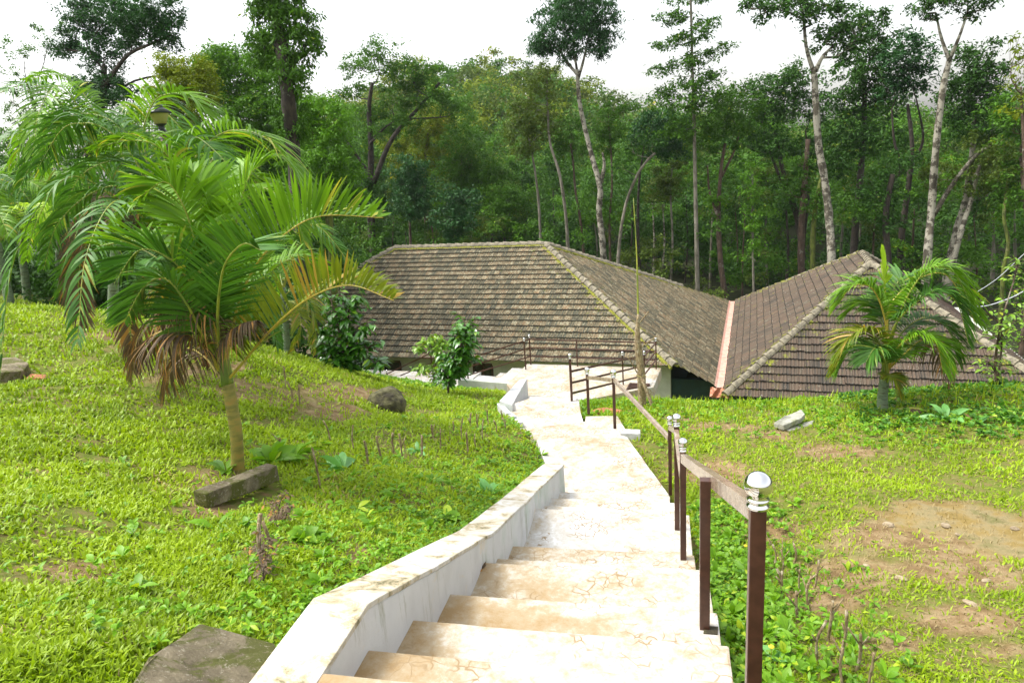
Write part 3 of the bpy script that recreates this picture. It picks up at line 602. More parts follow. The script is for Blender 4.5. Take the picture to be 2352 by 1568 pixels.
# decking under the tiles
dk = MB(); dz = Vector((0, 0, -.05)); dk.add([p + dz for p in (C_fl, C_fr, LB, LA)], [(0, 1, 2, 3)]); dk.add([p + dz for p in (C_bl, C_br, LB, LA)], [(3, 2, 1, 0)]); dk.add([p + dz for p in (C_fl, LA, C_bl)], [(0, 1, 2)])
dk.build("rafters", M['wood'], house)
GX0, GXZ = -1.06, -7.78; YN, YF = 22.95, 36.9
def onface(x): return zr + (x - LB.x) * ((GXZ - zr) / (GX0 - LB.x))     # right-facing slope of the left wing
slope2 = Vector((LB.x - GX0, 0, zr - GXZ)); 
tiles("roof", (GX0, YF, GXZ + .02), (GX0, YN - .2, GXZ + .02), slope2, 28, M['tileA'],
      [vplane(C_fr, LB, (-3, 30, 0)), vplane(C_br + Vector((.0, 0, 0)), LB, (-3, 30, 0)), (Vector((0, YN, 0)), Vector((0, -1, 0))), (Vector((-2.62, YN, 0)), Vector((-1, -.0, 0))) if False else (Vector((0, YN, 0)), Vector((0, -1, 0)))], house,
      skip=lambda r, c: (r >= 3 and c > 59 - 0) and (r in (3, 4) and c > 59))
b = MB(); b.add([(GX0, YF, GXZ - .05), (GX0, YN + .1, GXZ - .05), (C_fr.x, YN + .1, onface(C_fr.x) - .07), tuple(LB + dz), (C_br.x, C_br.y, onface(C_br.x) - .07)], [(0, 1, 2, 3, 4)]); b.build("rafters", M['wood'], house)
caps(C_fr + Vector((.02, -.1, -.02)), LB, roofL, mos=3, name="hip_cap"); caps(LA, LB, roofL, mos=2 if False else 3, name="ridge_cap"); caps(C_fl, LA, roofL, mos=3, name="hip_cap")
caps(C_br + Vector((-.9, -.9, .5)), LB, roofL, mos=3, name="hip_cap")
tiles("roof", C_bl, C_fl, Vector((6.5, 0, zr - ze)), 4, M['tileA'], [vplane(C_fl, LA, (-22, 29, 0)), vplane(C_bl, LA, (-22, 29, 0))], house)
# right wing
zq = -7.9; QC = Vector((-.80, 22.45, zq)); Q1 = Vector((3.98, 27.25, -4.36)); Q0 = Vector((4.06, 29.87, -4.36)); QR = Vector((8.95, 22.5, zq)); QBR = Vector((8.95, 36.9, zq)); QBL = Vector((-.75, 36.9, GXZ))
nrow = int((Q1 - Vector((4, 22.45, zq))).length / TL) + 1
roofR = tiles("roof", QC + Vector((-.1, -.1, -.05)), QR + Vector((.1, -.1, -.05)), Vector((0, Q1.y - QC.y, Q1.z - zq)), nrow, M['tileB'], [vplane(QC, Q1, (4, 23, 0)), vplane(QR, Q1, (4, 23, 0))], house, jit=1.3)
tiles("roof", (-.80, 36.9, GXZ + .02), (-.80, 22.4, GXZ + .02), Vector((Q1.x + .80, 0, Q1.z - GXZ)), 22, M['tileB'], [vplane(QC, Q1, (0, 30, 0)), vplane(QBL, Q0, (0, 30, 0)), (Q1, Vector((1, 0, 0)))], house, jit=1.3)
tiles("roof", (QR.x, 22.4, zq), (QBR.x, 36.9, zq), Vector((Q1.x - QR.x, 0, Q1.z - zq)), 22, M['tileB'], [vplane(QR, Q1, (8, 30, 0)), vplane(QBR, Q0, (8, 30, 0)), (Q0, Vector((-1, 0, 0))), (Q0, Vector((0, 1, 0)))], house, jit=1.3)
b = MB(); b.add([p + dz for p in (QC, QR, Q1)], [(0, 1, 2)]); b.add([p + dz for p in (QC, Q1, Q0, QBL)], [(0, 1, 2, 3)]); b.add([p + dz for p in (QR, QBR, Q0, Q1)], [(0, 1, 2, 3)]); b.build("rafters", M['wood'], house)
caps(QC + Vector((.02, -.05, 0)), Q1, roofR, mos=None, name="hip_cap", w=.14, h=.11, L=.40); caps(QR, Q1, roofR, mos=None, name="hip_cap", w=.14, h=.11, L=.40)
caps(Q1, Q0, roofR, mos=None, name="ridge_cap", w=.14, h=.11); caps(QBL + Vector((.2, -.3, .1)), Q0, roofR, name="hip_cap", w=.11, h=.09, L=.40); caps(QBR, Q0, roofR, name="hip_cap", w=.11, h=.09, L=.40)
# valley gutter with one wall pink, crumpled at its mouth
g = MB(); n = 40
for k in range(n):
    y0, y1 = YN - .12 + (YF - YN + .1) * k / n, YN - .12 + (YF - YN + .1) * (k + 1) / n
    g.add([(-1.14, y0, GXZ + .04), (-1.06, y0, GXZ - .02), (-.88, y0, GXZ - .02), (-.78, y0, GXZ + .10), (-1.14, y1, GXZ + .04), (-1.06, y1, GXZ - .02), (-.88, y1, GXZ - .02), (-.78, y1, GXZ + .10)], [(0, 1, 5, 4), (1, 2, 6, 5), (2, 3, 7, 6)])
gut = g.build("valley_gutter", M['gutter'], house)
M['terracotta'] = simple("crumpled_flashing", [(.3, (.36, .13, .07)), (.7, (.50, .22, .12))], 5, .5, .2)
g = MB(); nu, nv = 14, 7; vs = []
for i in range(nu):
    for j_ in range(nv):
        u, v_ = i / (nu - 1), j_ / (nv - 1); x = -1.28 + .62 * u; zz = GXZ - .02 - .26 * v_ - .06 * math.sin(u * 9) * v_; yy = YN - .14 - .12 * v_ + .07 * math.sin(u * 14 + v_ * 4) + random.uniform(-.02, .02)
        if 0.25 < u < .75: zz -= .07 * v_
        vs.append((x, yy, zz))
g.add(vs, [(i * nv + j_, (i + 1) * nv + j_, (i + 1) * nv + j_ + 1, i * nv + j_ + 1) for i in range(nu - 1) for j_ in range(nv - 1)]); g.build("crumpled_flashing", M['terracotta'], gut)
# walls
YW = 23.75
MB().box(-22, YW, -10.2, -4.6, YW + .22, -7.14).build("wall", M['plaster'], house)
MB().box(-4.6, YW + .02, -10.2, -2.7, YW + .24, -7.14).build("wall", M['plaster'], house)
MB().box(-2.698, YW + .3, -10.4, 9, YW + .5, -7.96).build("wall", M['teal'], house)
MB().box(-2.9, YW + .25, -10.4, -2.70, 33, -7.2).build("wall", M['teal'], house)
MB().box(9.0, 23.4, -10.4, 9.2, 36.5, -8.0).build("wall", M['plaster'], house)
MB().box(-22, 23.10, -7.20, -2.6, YW + .1, -7.16).build("soffit", M['plaster'], house)
def window(x0, x1, z0, z1, cur=None):
    f = MB(); t = .07
    for a_, c_ in (((x0, z0), (x1, z0)), ((x0, z1), (x1, z1))): f.box(a_[0], YW - .05, a_[1] - t / 2, c_[0], YW - .004, c_[1] + t / 2)
    for x in (x0, (x0 + x1) / 2, x1): f.box(x - t / 2, YW - .047, z0 + t / 2, x + t / 2, YW - .006, z1 - t / 2)
    w = f.build("window", M['wood'], house); MB().box(x0 + .03, YW - .02, z0 + .03, x1 - .03, YW - .003, z1 - .03).build("pane", M['glass'], w)
    if cur:
        c = MB(); n = 30; vs = []
        for i in range(n): x = cur[0] + (cur[1] - cur[0]) * i / (n - 1); y = YW - .03 + .012 * math.sin(i * 1.9); vs += [(x, y, z0 + .06), (x, y, z1 - .06)]
        c.add(vs, [(2 * i, 2 * i + 2, 2 * i + 3, 2 * i + 1) for i in range(n - 1)]); c.build("curtain", M['curtain'], w)
window(-15.6, -13.55, -8.7, -7.56, (-14.9, -14.3)); window(-10.3, -9.52, -8.7, -7.55); window(-19.5, -17.8, -8.7, -7.56)
window(-5.6, -3.2, -8.7, -7.6) if False else None

# ------------------------------------------------------------------ foliage tools
def rand_unit(n):
    v = rng.normal(size=(n, 3)); return v / np.linalg.norm(v, axis=1)[:, None]
def leaves(C, Ln, Wd, down=.25, flat=.5, jit=.25):
    """rhombic leaf blades at points C: returns verts, quads"""
    n = len(C); d = rand_unit(n); d[:, 2] = d[:, 2] * .6 - down; d /= np.linalg.norm(d, axis=1)[:, None]
    u = rand_unit(n); u[:, 2] = np.abs(u[:, 2]) + flat; s = np.cross(d, u); s /= np.linalg.norm(s, axis=1)[:, None] + 1e-9; nn = np.cross(s, d)
    L = (Ln * (1 + jit * rng.normal(size=n)).clip(.4, 1.8))[:, None]; W = (Wd * (1 + jit * rng.normal(size=n)).clip(.4, 1.8))[:, None]
    a = C; b = C + d * L * .45 + s * W * .5 + nn * L * .04; t = C + d * L - nn * L * .12; c = C + d * L * .45 - s * W * .5 + nn * L * .04
    V = np.stack([a, b, t, c], 1).reshape(-1, 3); Q = np.arange(4 * n).reshape(-1, 4); return V, Q
def clumps(centers, radii, per_area, Ln, Wd, sub=.5, shell=.45, down=.25, flatz=.7, top=0.0):
    """centers (k,3), radii (k,3): sub-clumps of leaves spread through each ellipsoid"""
    Vs, Qs, Rs = [], [], []; off = 0
    for c, r in zip(centers, radii):
        area = math.pi * (r[0] * r[2] + r[0] * r[1]) / 2; ns = max(3, int(1.35 * area / (math.pi * sub * sub) * per_area))
        d = rand_unit(ns); rad = (shell + (1 - shell) * rng.random(ns) ** .5)[:, None]; d[:, 2] += top * rng.random(ns); sc = np.array(c) + d * rad * np.array(r)
        nl = max(6, int(1.7 * math.pi * sub * sub / (.5 * Ln * Wd) * .5))
        for q in sc:
            k = int(nl * rng.uniform(.5, 1.4)); rs = sub * rng.uniform(.6, 1.25)
            P = rng.normal(size=(k, 3)) * np.array([.5, .5, .5 * flatz]) * rs + q; V, Q = leaves(P, Ln, Wd, down); Vs.append(V); Qs.append(Q + off); off += len(V)
            g = rng.random(); Rs.append(np.clip(.5 * g + .5 * rng.random(k), 0, 1))
    return np.concatenate(Vs), np.concatenate(Qs), np.concatenate(Rs)
def spline(P, n):
    P = np.array(P, float)
    if len(P) == 2: t = np.linspace(0, 1, n)[:, None]; return P[0] * (1 - t) + P[1] * t
    Q = np.vstack([2 * P[0] - P[1], P, 2 * P[-1] - P[-2]]); out = []; m = len(P) - 1
    for t in np.linspace(0, m - 1e-6, n):
        i = int(t); f = t - i; a, b, c, d = Q[i:i + 4]; out.append(.5 * ((2 * b) + (-a + c) * f + (2 * a - 5 * b + 4 * c - d) * f * f + (-a + 3 * b - 3 * c + d) * f ** 3))
    return np.array(out)

def tree(label, Y, trunk, r0, crown, leafm, barkm, Ln=.17, Wd=.075, dens=1.5, sub=.55, r1=None, group=None, down=.25, extra=(), depth=.8, cat="tree", name="tree", twig=1, top=.2, nlimb=1.0):
    """trunk: sight points from the foot upwards; crown: (x, y, rx, ry) masses; all standing in the plane y = Y"""
    pxm = F / (RC[2] @ ony(trunk[-1][0], trunk[-1][1], Y))
    T = [ony(x, y, Y + (random.uniform(-.4, .4) if k else 0)) for k, (x, y) in enumerate(trunk)]
    foot = T[0].copy(); foot[2] = gz(foot[0], foot[1]) - .2
    if foot[2] < T[0][2] - .5: T = [foot] + T
    T = np.array(T); root = tag(empty(name, (T[0][0], T[0][1], T[0][2] + .2)), label, cat, group)
    pts = spline(T, max(12, 5 * len(T))); m = len(pts); r1 = r1 or r0 * .35
    mb = MB(); mb.tube(pts, [(r0 * (1.25 if i == 0 else 1) * (1 - i / m) + r1 * i / m) * random.uniform(.93, 1.07) for i in range(m)], 9, wob=.12)
    cen, rad = [], []
    for cx, cy, rx, ry in crown:
        c = ony(cx, cy, Y + random.uniform(-1, 1) * depth * rx / pxm * .6); cen.append(c); rad.append((rx * 1.15 / pxm, rx * 1.15 / pxm * depth, ry * 1.25 / pxm))
    wood = [pts[:m - 1]]
    for tr in extra:
        e = spline([ony(x, y, Y + random.uniform(-.3, .3)) for x, y in tr[0]], 12); wood.append(e[4:]); mb.tube(e, [tr[1] * (1 - .6 * i / 11) for i in range(12)], 7, wob=.15)
    for c, r in zip(cen, rad):
        if nlimb == 0: break
        # limb from the nearest lower trunk point
        WP = np.concatenate(wood); dz = WP[:, 2] - (c[2] - r[2] * .5); dist = np.linalg.norm(WP - c, axis=1) + np.where(dz > 0, dz * 1.2, 0); a = WP[int(np.argmin(dist))]; mid = (a + c) / 2 + np.array([random.uniform(-.3, .3), random.uniform(-.3, .3), -.12 * np.linalg.norm(c - a)])
        rr = max(.025, min(.06, r1 * .40)); e = spline([a, mid, c + np.array([0, 0, .1 * r[2]])], 9); wood.append(e[4:]); mb.tube(e, [rr * (1 - .75 * i / 8) for i in range(9)], 6, wob=.15)
        for _ in range(int(5 * twig)):
            d = rand_unit(1)[0]; d[2] = abs(d[2]) * .8 + .05; q = c + d * np.array(r) * .85; s = e[random.randint(3, 7)]
            mb.tube(spline([s, (s + q) / 2 + np.array([0, 0, -.1]), q], 6), [rr * .30 * (1 - .75 * i / 5) for i in range(6)], 5, wob=.2, cap=False)
    mb.build("trunk", M[barkm], root, smoothf=True)
    V, Q, R = clumps(cen, rad, dens * 1.25, Ln * .85, Wd * .85, sub * .8, shell=.15, down=down, top=0); npobj("crown", V, Q, M[leafm], root, rnd=R)
    return root

# ------------------------------------------------------------------ palm fronds
UP = np.array([0, 0, 1.0])
def frond(parent, pts, L, m, n=52, w=.034, vee=.35, droop=.45, fwd=.75, start=.22, rr=.011, roll=0, curl=0, rmat='rachis', prof=None, ragged=.12, sides=(1, -1), taper=.25):
    P = spline(pts, 60); N = len(P); T = np.gradient(P, axis=0); T /= np.linalg.norm(T, axis=1)[:, None]
    mb = MB(); mb.tube(P, [rr * (1 - .8 * i / N) for i in range(N)], 6, cap=False)
    fr = mb.build("frond", M[rmat], parent, smoothf=True)
    V, Q, R = [], [], []; nb = 0
    for i in range(n):
        t = start + (1 - start) * (i + .5) / n; k = min(N - 1, int(t * (N - 1))); b = P[k]; T_ = T[k]
        U = UP - T_ * T_[2]; U /= np.linalg.norm(U) + 1e-6; S = np.cross(T_, U)
        if roll: U, S = U * math.cos(roll) + S * math.sin(roll), S * math.cos(roll) - U * math.sin(roll)
        u = (i + .5) / n; ln = L * (math.sin(math.pi * min(1, .16 + .80 * u)) ** .6) * (1 - taper * u)
        for s in sides:
            if random.random() < ragged * .35: continue
            a = fwd * (.55 + .75 * u) * random.uniform(.85, 1.15); d = S * s * math.cos(a) + T_ * math.sin(a) + U * (vee * random.uniform(.7, 1.3)); d /= np.linalg.norm(d)
            l = ln * random.uniform(1 - ragged, 1 + ragged * .5); wd = T_ - d * (T_ @ d); wd = wd / (np.linalg.norm(wd) + 1e-6); dr = droop * random.uniform(.6, 1.5)
            tw = random.uniform(-.5, .5); nd = np.cross(d, wd); wd = wd * math.cos(tw) + nd * math.sin(tw)
            row = []; K = 7; cu = curl * random.uniform(.3, 1.4)
            for q, ww in zip(np.linspace(0, 1, K), (.35, .8, 1, .95, .75, .45, .06)):
                p = b + d * l * q * (1 - .18 * dr * q) - UP * l * dr * (q ** 2.2) * .75
                if cu: p = p + nd * math.sin(q * 5 * cu) * l * .16 * q - UP * l * .25 * cu * q * q
                row += [p + wd * w * .5 * ww, p - wd * w * .5 * ww]
            V += row; Q += [(nb + 2 * j_, nb + 2 * j_ + 1, nb + 2 * j_ + 3, nb + 2 * j_ + 2) for j_ in range(K - 1)]; nb += 2 * K; R += [random.random()] * (K - 1)
    npobj("leaflets", V, Q, M[m], fr, rnd=R, smoothf=True); return fr
def pf(spec, Y0):
    """sight points with their own distance from the stem plane -> a midrib in space"""
    return [ony(x, y, Y0 + dy) for x, y, dy in spec]

# ------------------------------------------------------------------ the near palm on the lawn
pb = hit(545, 1082); YP = pb[1]
palm = tag(empty("palm_tree", tuple(pb)), "bright green palm with a short yellow trunk arching over the lawn, nearest the stairs", "palm tree", "palms on the lawn")
tr = spline([ony(547, 1095, YP), ony(543, 1000, YP), ony(532, 930, YP), ony(523, 880, YP)], 14); tr = spline(tr, 56); MB().tube(tr, [(.056 + .022 * math.exp(-i / 3.0) - .003 * i / 55) * (1.0 + (.05 if i % 6 == 0 else 0)) for i in range(56)], 16, wob=.05).build("trunk", M['palm_trunk'], palm, smoothf=True)
tr = spline([ony(523, 884, YP), ony(517, 840, YP), ony(510, 790, YP), ony(500, 740, YP + .03)], 10); MB().tube(tr, [.056, .054, .052, .048, .045, .042, .038, .033, .026, .018], 12, wob=.05).build("crownshaft", M['shaft'], palm, smoothf=True)
HF = [  # spec, leaflet length, material, width, vee, droop, roll, n, forward lean
    ([(515, 870, 0), (528, 790, 0), (550, 690, .02), (594, 600, .05), (662, 532, .1), (740, 496, .2), (880, 500, .35)], .62, 'frond', .034, .75, .22, -.5, 62, .62, 'rachis_y'),
    ([(520, 876, 0), (560, 830, -.05), (620, 760, -.1), (703, 689, -.15), (800, 655, -.2), (905, 690, -.25)], .42, 'frond_yel', .030, .9, .22, -.5, 58, .6, 'rachis_y'),
    ([(508, 850, 0), (486, 740, -.1), (463, 620, -.1), (445, 545, -.1), (420, 470, -.15), (380, 418, -.2), (325, 450, -.3)], .60, 'frond', .042, .35, .35, .35, 56, .7, 'rachis'),
    ([(506, 850, 0), (480, 730, -.2), (437, 650, -.3), (389, 593, -.4), (320, 575, -.5), (262, 650, -.6)], .50, 'frond_deep', .036, .3, .3, .3, 52, .6, 'rachis'),
    ([(504, 850, 0), (460, 720, -.05), (400, 610, -.1), (320, 555, -.1), (225, 565, -.1)], .52, 'frond', .032, .45, .35, .2, 52, .6, 'rachis'),
    ([(510, 840, 0), (512, 720, .1), (530, 600, .2), (548, 480, .3), (575, 400, .45), (600, 380, .6)], .55, 'frond', .036, .3, .3, -.3, 54, .6, 'rachis'),
    ([(506, 830, 0), (490, 700, .3), (450, 560, .5), (380, 450, .7), (290, 400, .9)], .50, 'frond', .034, .3, .5, .3, 50, .6, 'rachis'),
    ([(512, 830, 0), (530, 740, .3), (600, 640, .6), (690, 590, .9), (740, 640, 1.1)], .45, 'frond', .032, .3, .5, 0, 46, .6, 'rachis'),
    ([(502, 830, 0), (465, 770, -.3), (430, 700, -.5), (380, 640, -.6), (330, 660, -.7), (285, 740, -.75)], .46, 'frond_deep', .036, .2, .4, .2, 46, .6, 'rachis'),
    ([(508, 830, 0), (500, 740, -.35), (505, 660, -.6), (520, 600, -.8), (560, 560, -1.0), (600, 575, -1.1)], .42, 'frond_deep', .034, .4, .2, -.4, 44, .6, 'rachis'),
    ([(508, 850, 0), (495, 720, .05), (500, 600, .1), (490, 500, .1), (455, 420, .1), (400, 395, .1)], .60, 'frond', .040, .4, .4, .1, 54, .7, 'rachis'),
    ([(504, 850, 0), (455, 740, .3), (390, 650, .5), (310, 610, .6), (250, 640, .6)], .50, 'frond_deep', .034, .35, .4, .2, 50, .6, 'rachis'),
    ([(504, 850, 0), (480, 800, -.1), (450, 750, -.15), (425, 700, -.2), (395, 655, -.2), (370, 680, -.2)], .38, 'frond_yel', .032, .2, .8, 0, 36, .6, 'rachis_y'),
]
for sp, L, mt, w, vee, dr, ro, n, fw, rm in HF: frond(palm, pf(sp, YP), L * 1.2, mt, n=int(n * 1.5), w=w * .82, vee=vee * 1.15, droop=dr * .75, roll=ro, fwd=fw, rmat=rm, rr=.014, start=.2)
for sp, L, cu in [([(500, 850, 0), (470, 770, -.1), (420, 715, -.1), (368, 716, -.1), (318, 770, -.1), (305, 850, -.1)], .34, .8),
                  ([(505, 850, 0), (500, 780, -.2), (480, 720, -.3), (430, 690, -.35), (360, 720, -.4)], .32, 1.0), ([(510, 840, 0), (530, 780, -.15), (560, 745, -.25), (590, 735, -.3)], .22, .7), ([(500, 850, 0), (460, 790, -.2), (410, 760, -.3), (350, 770, -.35), (300, 820, -.35)], .34, .9), ([(500, 860, 0), (470, 820, .2), (430, 800, .4), (400, 830, .5), (380, 890, .5)], .36, .7)]:
    frond(palm, pf(sp, YP), L * 1.25, 'frond_dead', n=64, w=.019, vee=.1, droop=1.1, curl=cu, rmat='rachis_y', rr=.010)

# ------------------------------------------------------------------ palm thicket behind
def palm_group(label, base, Y, stem, fronds, stemm='palm_white', r=.06, autof=0, crown=None, L=.5, w=.03, seed=1):
    random.seed(seed)
    p = tag(empty("palm_tree", tuple(base)), label, "palm tree", "palms on the lawn")
    tr = spline([np.array(base) - [0, 0, .1]] + [ony(x, y, Y) for x, y in stem], 14); MB().tube(tr, [r * (1.1 - .3 * i / 13) for i in range(14)], 10, wob=.05).build("trunk", M[stemm], p, smoothf=True)
    top = tr[-1]
    for sp in fronds:
        pts, mt = sp[0], sp[1]; frond(p, pf(pts, Y), sp[2] if len(sp) > 2 else L, mt, n=62, w=w, vee=.3, droop=.55, roll=sp[3] if len(sp) > 3 else 0, rr=.014, start=.18, curl=.6 if mt == 'frond_dead' else 0)
    for k in range(autof):
        a = 2 * math.pi * (k * .382 + random.uniform(-.05, .05)); R_ = random.uniform(1.2, 2.1); h = random.uniform(.5, 1.7); dr_ = random.uniform(.2, 1.4)
        d = np.array([math.cos(a), math.sin(a), 0]); pts = [top, top + d * R_ * .25 + UP * h * .6, top + d * R_ * .6 + UP * h, top + d * R_ + UP * (h - dr_ * .6), top + d * R_ * 1.25 + UP * (h - dr_ * 1.6)]
        frond(p, pts, L, random.choice(['frond', 'frond_deep', 'frond_deep']), n=40, w=w, vee=.3, droop=.6, rr=.013, start=.2)
    return p
b2 = hit(400, 868)
palm_group("full palm with arching fronds over a skirt of dry leaves, just behind the nearest palm", b2, b2[1], [(405, 800), (410, 700), (415, 620)],
    [([(415, 640, 0), (400, 500, 0), (430, 400, .1), (470, 335, .1), (530, 300, .1), (600, 312, 0), (660, 370, 0), (690, 430, 0)], 'frond', .95, -.35),
     ([(415, 640, 0), (380, 500, .2), (330, 330, .4), (350, 240, .5), (394, 215, .5), (440, 228, .5), (470, 260, .5)], 'frond', .9, -.2),
     ([(415, 640, 0), (360, 480, -.2), (300, 350, -.3), (240, 295, -.4), (190, 283, -.4), (140, 300, -.4), (85, 390, -.4)], 'frond_deep', .9, .2),
     ([(415, 640, 0), (370, 480, 0), (330, 360, 0), (260, 280, 0), (180, 262, 0), (120, 300, 0)], 'frond_deep', .9, .3), ([(415, 640, 0), (390, 520, .1), (350, 420, .2), (270, 370, .2), (190, 400, .2), (150, 470, .2)], 'frond_deep', .8, .1),
     ([(415, 640, 0), (440, 520, .5), (470, 440, .7), (540, 400, .9), (620, 420, 1), (660, 500, 1)], 'frond', .75, -.2), ([(415, 640, 0), (340, 580, .2), (260, 560, .3), (180, 600, .3), (140, 680, .3)], 'frond_deep', .7, .1),
     ([(415, 640, 0), (420, 480, -.3), (400, 380, -.5), (350, 330, -.6), (280, 325, -.7), (215, 345, -.8)], 'frond', .55, .2),
     ([(415, 640, 0), (450, 540, -.2), (520, 450, -.3), (600, 430, -.3), (670, 480, -.3), (700, 560, -.3)], 'frond', .5, 0),
     ([(415, 640, 0), (480, 560, .3), (560, 400, .6), (640, 360, .8), (700, 440, .9), (720, 540, .9)], 'frond', .5, 0),
     ([(415, 640, 0), (350, 500, -.6), (280, 430, -.8), (200, 450, -1), (130, 520, -1.1), (100, 620, -1.1)], 'frond_deep', .5, .1),
     ([(415, 640, 0), (350, 540, -.8), (270, 500, -1), (200, 560, -1.2), (180, 660, -1.2), (195, 745, -1.2)], 'frond_dead', .5, .1),
     ([(415, 640, 0), (400, 560, -.6), (360, 480, -.9), (300, 480, -1.1), (250, 560, -1.2)], 'frond', .5, 0),
     ([(415, 660, 0), (380, 640, -.4), (330, 660, -.6), (300, 740, -.6), (310, 830, -.5)], 'frond_dead', .45, 0),
     ([(415, 660, 0), (460, 620, .3), (540, 600, .6), (600, 680, .6), (640, 800, .6)], 'frond_deep', .5, 0)], stemm='palm_trunk', r=.08, autof=9, L=.55, w=.034, seed=3)
b3 = hit(255, 738)
palm_group("tall palm whose frond spray reaches highest at the upper left", b3, b3[1], [(262, 620), (270, 520), (265, 420)],
    [([(265, 430, 0), (245, 350, 0), (215, 260, 0), (180, 200, 0), (130, 172, 0), (55, 185, 0)], 'frond', .75, .2), ([(265, 430, 0), (280, 330, 0), (330, 270, 0), (380, 280, 0), (430, 340, 0)], 'frond', .7),
     ([(265, 430, 0), (220, 340, -.3), (150, 320, -.5), (90, 350, -.6), (45, 430, -.7)], 'frond_deep', .7), ([(265, 430, 0), (200, 400, -.3), (130, 430, -.4), (80, 520, -.5), (60, 600, -.5)], 'frond', .6),
     ([(265, 440, 0), (230, 450, -.6), (180, 520, -.9), (170, 620, -1), (205, 720, -1)], 'frond_dead', .6)], r=.09, autof=14, L=.7, w=.036, seed=5)
b4 = hit(22, 695)
palm_group("palm with a leaning pale stem at the left edge of the lawn", b4, b4[1], [(15, 660), (5, 620), (-5, 560)], [([(-5, 560, 0), (10, 480, 0), (50, 420, 0), (100, 440, 0), (130, 520, 0)], 'frond', .7), ([(-5, 560, 0), (30, 500, -.4), (80, 470, -.6), (120, 520, -.8)], 'frond_spear', .6)], r=.11, autof=14, L=.7, w=.038, seed=6)
b5 = hit(62, 692)
palm_group("slender ringed palm second from the left edge", b5, b5[1], [(58, 640), (52, 590), (50, 530)], [([(50, 530, 0), (20, 450, -.3), (0, 420, -.5), (-30, 480, -.5)], 'frond', .7), ([(50, 530, 0), (70, 450, -.3), (120, 400, -.4), (170, 460, -.5)], 'frond', .7)], r=.10, autof=13, L=.7, w=.038, seed=8)
b6 = hit(140, 690)
palm_group("pale ringed palm stem between the left clump and the drooping dry fronds", b6, b6[1], [(138, 640), (136, 590), (140, 500)], [([(140, 500, 0), (170, 420, 0), (230, 380, 0), (290, 430, 0)], 'frond', .7), ([(140, 520, 0), (160, 520, -.8), (165, 600, -1.2), (160, 700, -1.2)], 'frond_dead', .6)], r=.11, autof=14, L=.7, w=.038, seed=9)
b7 = hit(660, 812)
palm_group("half-hidden palm behind the nearest palm, its yellowed fronds over the roof edge", b7, b7[1] , [(655, 740), (650, 660)],
    [([(650, 670, 0), (670, 600, 0), (700, 530, 0), (725, 520, 0), (740, 560, 0), (735, 620, 0)], 'frond', .55), ([(650, 680, 0), (690, 660, 0), (720, 720, 0), (725, 810, 0)], 'frond_yel', .5), ([(650, 680, 0), (640, 620, .3), (600, 580, .5), (560, 620, .7)], 'frond', .5),
     ([(650, 690, 0), (680, 700, -.2), (690, 760, -.3), (660, 830, -.3)], 'frond_yel', .4)], r=.07, autof=4, L=.45, w=.032, seed=10)
# the palm in front of the right roof
b8 = hit(2028, 945); Y8 = b8[1]
random.seed(12)
rp = tag(empty("palm_tree", tuple(b8)), "small palm with a pale new spear leaf standing in front of the right-hand roof", "palm tree", "palms on the lawn")
tr = spline([ony(2028, 955, Y8), ony(2027, 910, Y8), ony(2032, 870, Y8)], 10); MB().tube(tr, [.10, .09, .084, .082, .08, .08, .078, .078, .076, .075], 12, wob=.05).build("trunk", M['palm_white'], rp, smoothf=True)
tr = spline([ony(2032, 872, Y8), ony(2036, 820, Y8), ony(2042, 770, Y8)], 8); MB().tube(tr, [.072, .066, .06, .055, .05, .045, .04, .035], 10).build("crownshaft", M['shaft'], rp, smoothf=True)
RF = [([(2036, 800, 0), (2034, 740, 0), (2015, 680, 0), (1990, 655, 0), (1955, 660, 0), (1925, 700, 0)], 'frond', .72, .1), ([(2038, 800, 0), (2040, 720, 0), (2060, 680, .1), (2110, 640, .2), (2170, 630, .2), (2215, 690, .2), (2240, 740, .2)], 'frond', .70, -.2),
      ([(2038, 800, 0), (2060, 740, -.2), (2110, 690, -.3), (2160, 670, -.3), (2200, 700, -.3), (2225, 790, -.3)], 'frond_deep', .60, 0), ([(2036, 850, 0), (2020, 790, -.2), (1990, 760, -.3), (1950, 780, -.4), (1915, 855, -.4)], 'frond_yel', .62, .2),
      ([(2040, 850, 0), (2060, 800, -.3), (2110, 770, -.4), (2150, 790, -.5), (2165, 850, -.5)], 'frond', .58, -.1), ([(2038, 850, 0), (2070, 820, -.2), (2120, 780, .1), (2170, 790, .3), (2185, 850, .3)], 'frond', .5, 0),
      ([(2038, 800, 0), (2042, 700, .3), (2070, 640, .5), (2100, 660, .6)], 'frond_deep', .6, 0), ([(2036, 870, 0), (2030, 820, -.4), (2010, 800, -.6), (1990, 830, -.7)], 'frond_deep', .5, 0), ([(2036, 880, 0), (2040, 860, -.3), (2055, 870, -.4), (2062, 905, -.4)], 'frond_yel', .3, 0),
      ([(2036, 790, 0), (2036, 700, .2), (2030, 640, .2), (2024, 580, .2)], 'frond_spear', .34, 0)]
for pts, mt, L, ro in RF: frond(rp, pf(pts, Y8), L * 1.2, mt, n=88, w=.030, vee=.35 if mt != 'frond_spear' else .1, droop=.5 if mt != 'frond_spear' else 0, roll=ro, rr=.02, start=.22 if mt != 'frond_spear' else .6, fwd=.7 if mt != 'frond_spear' else 1.3, rmat='rachis_y' if mt == 'frond' else 'rachis')
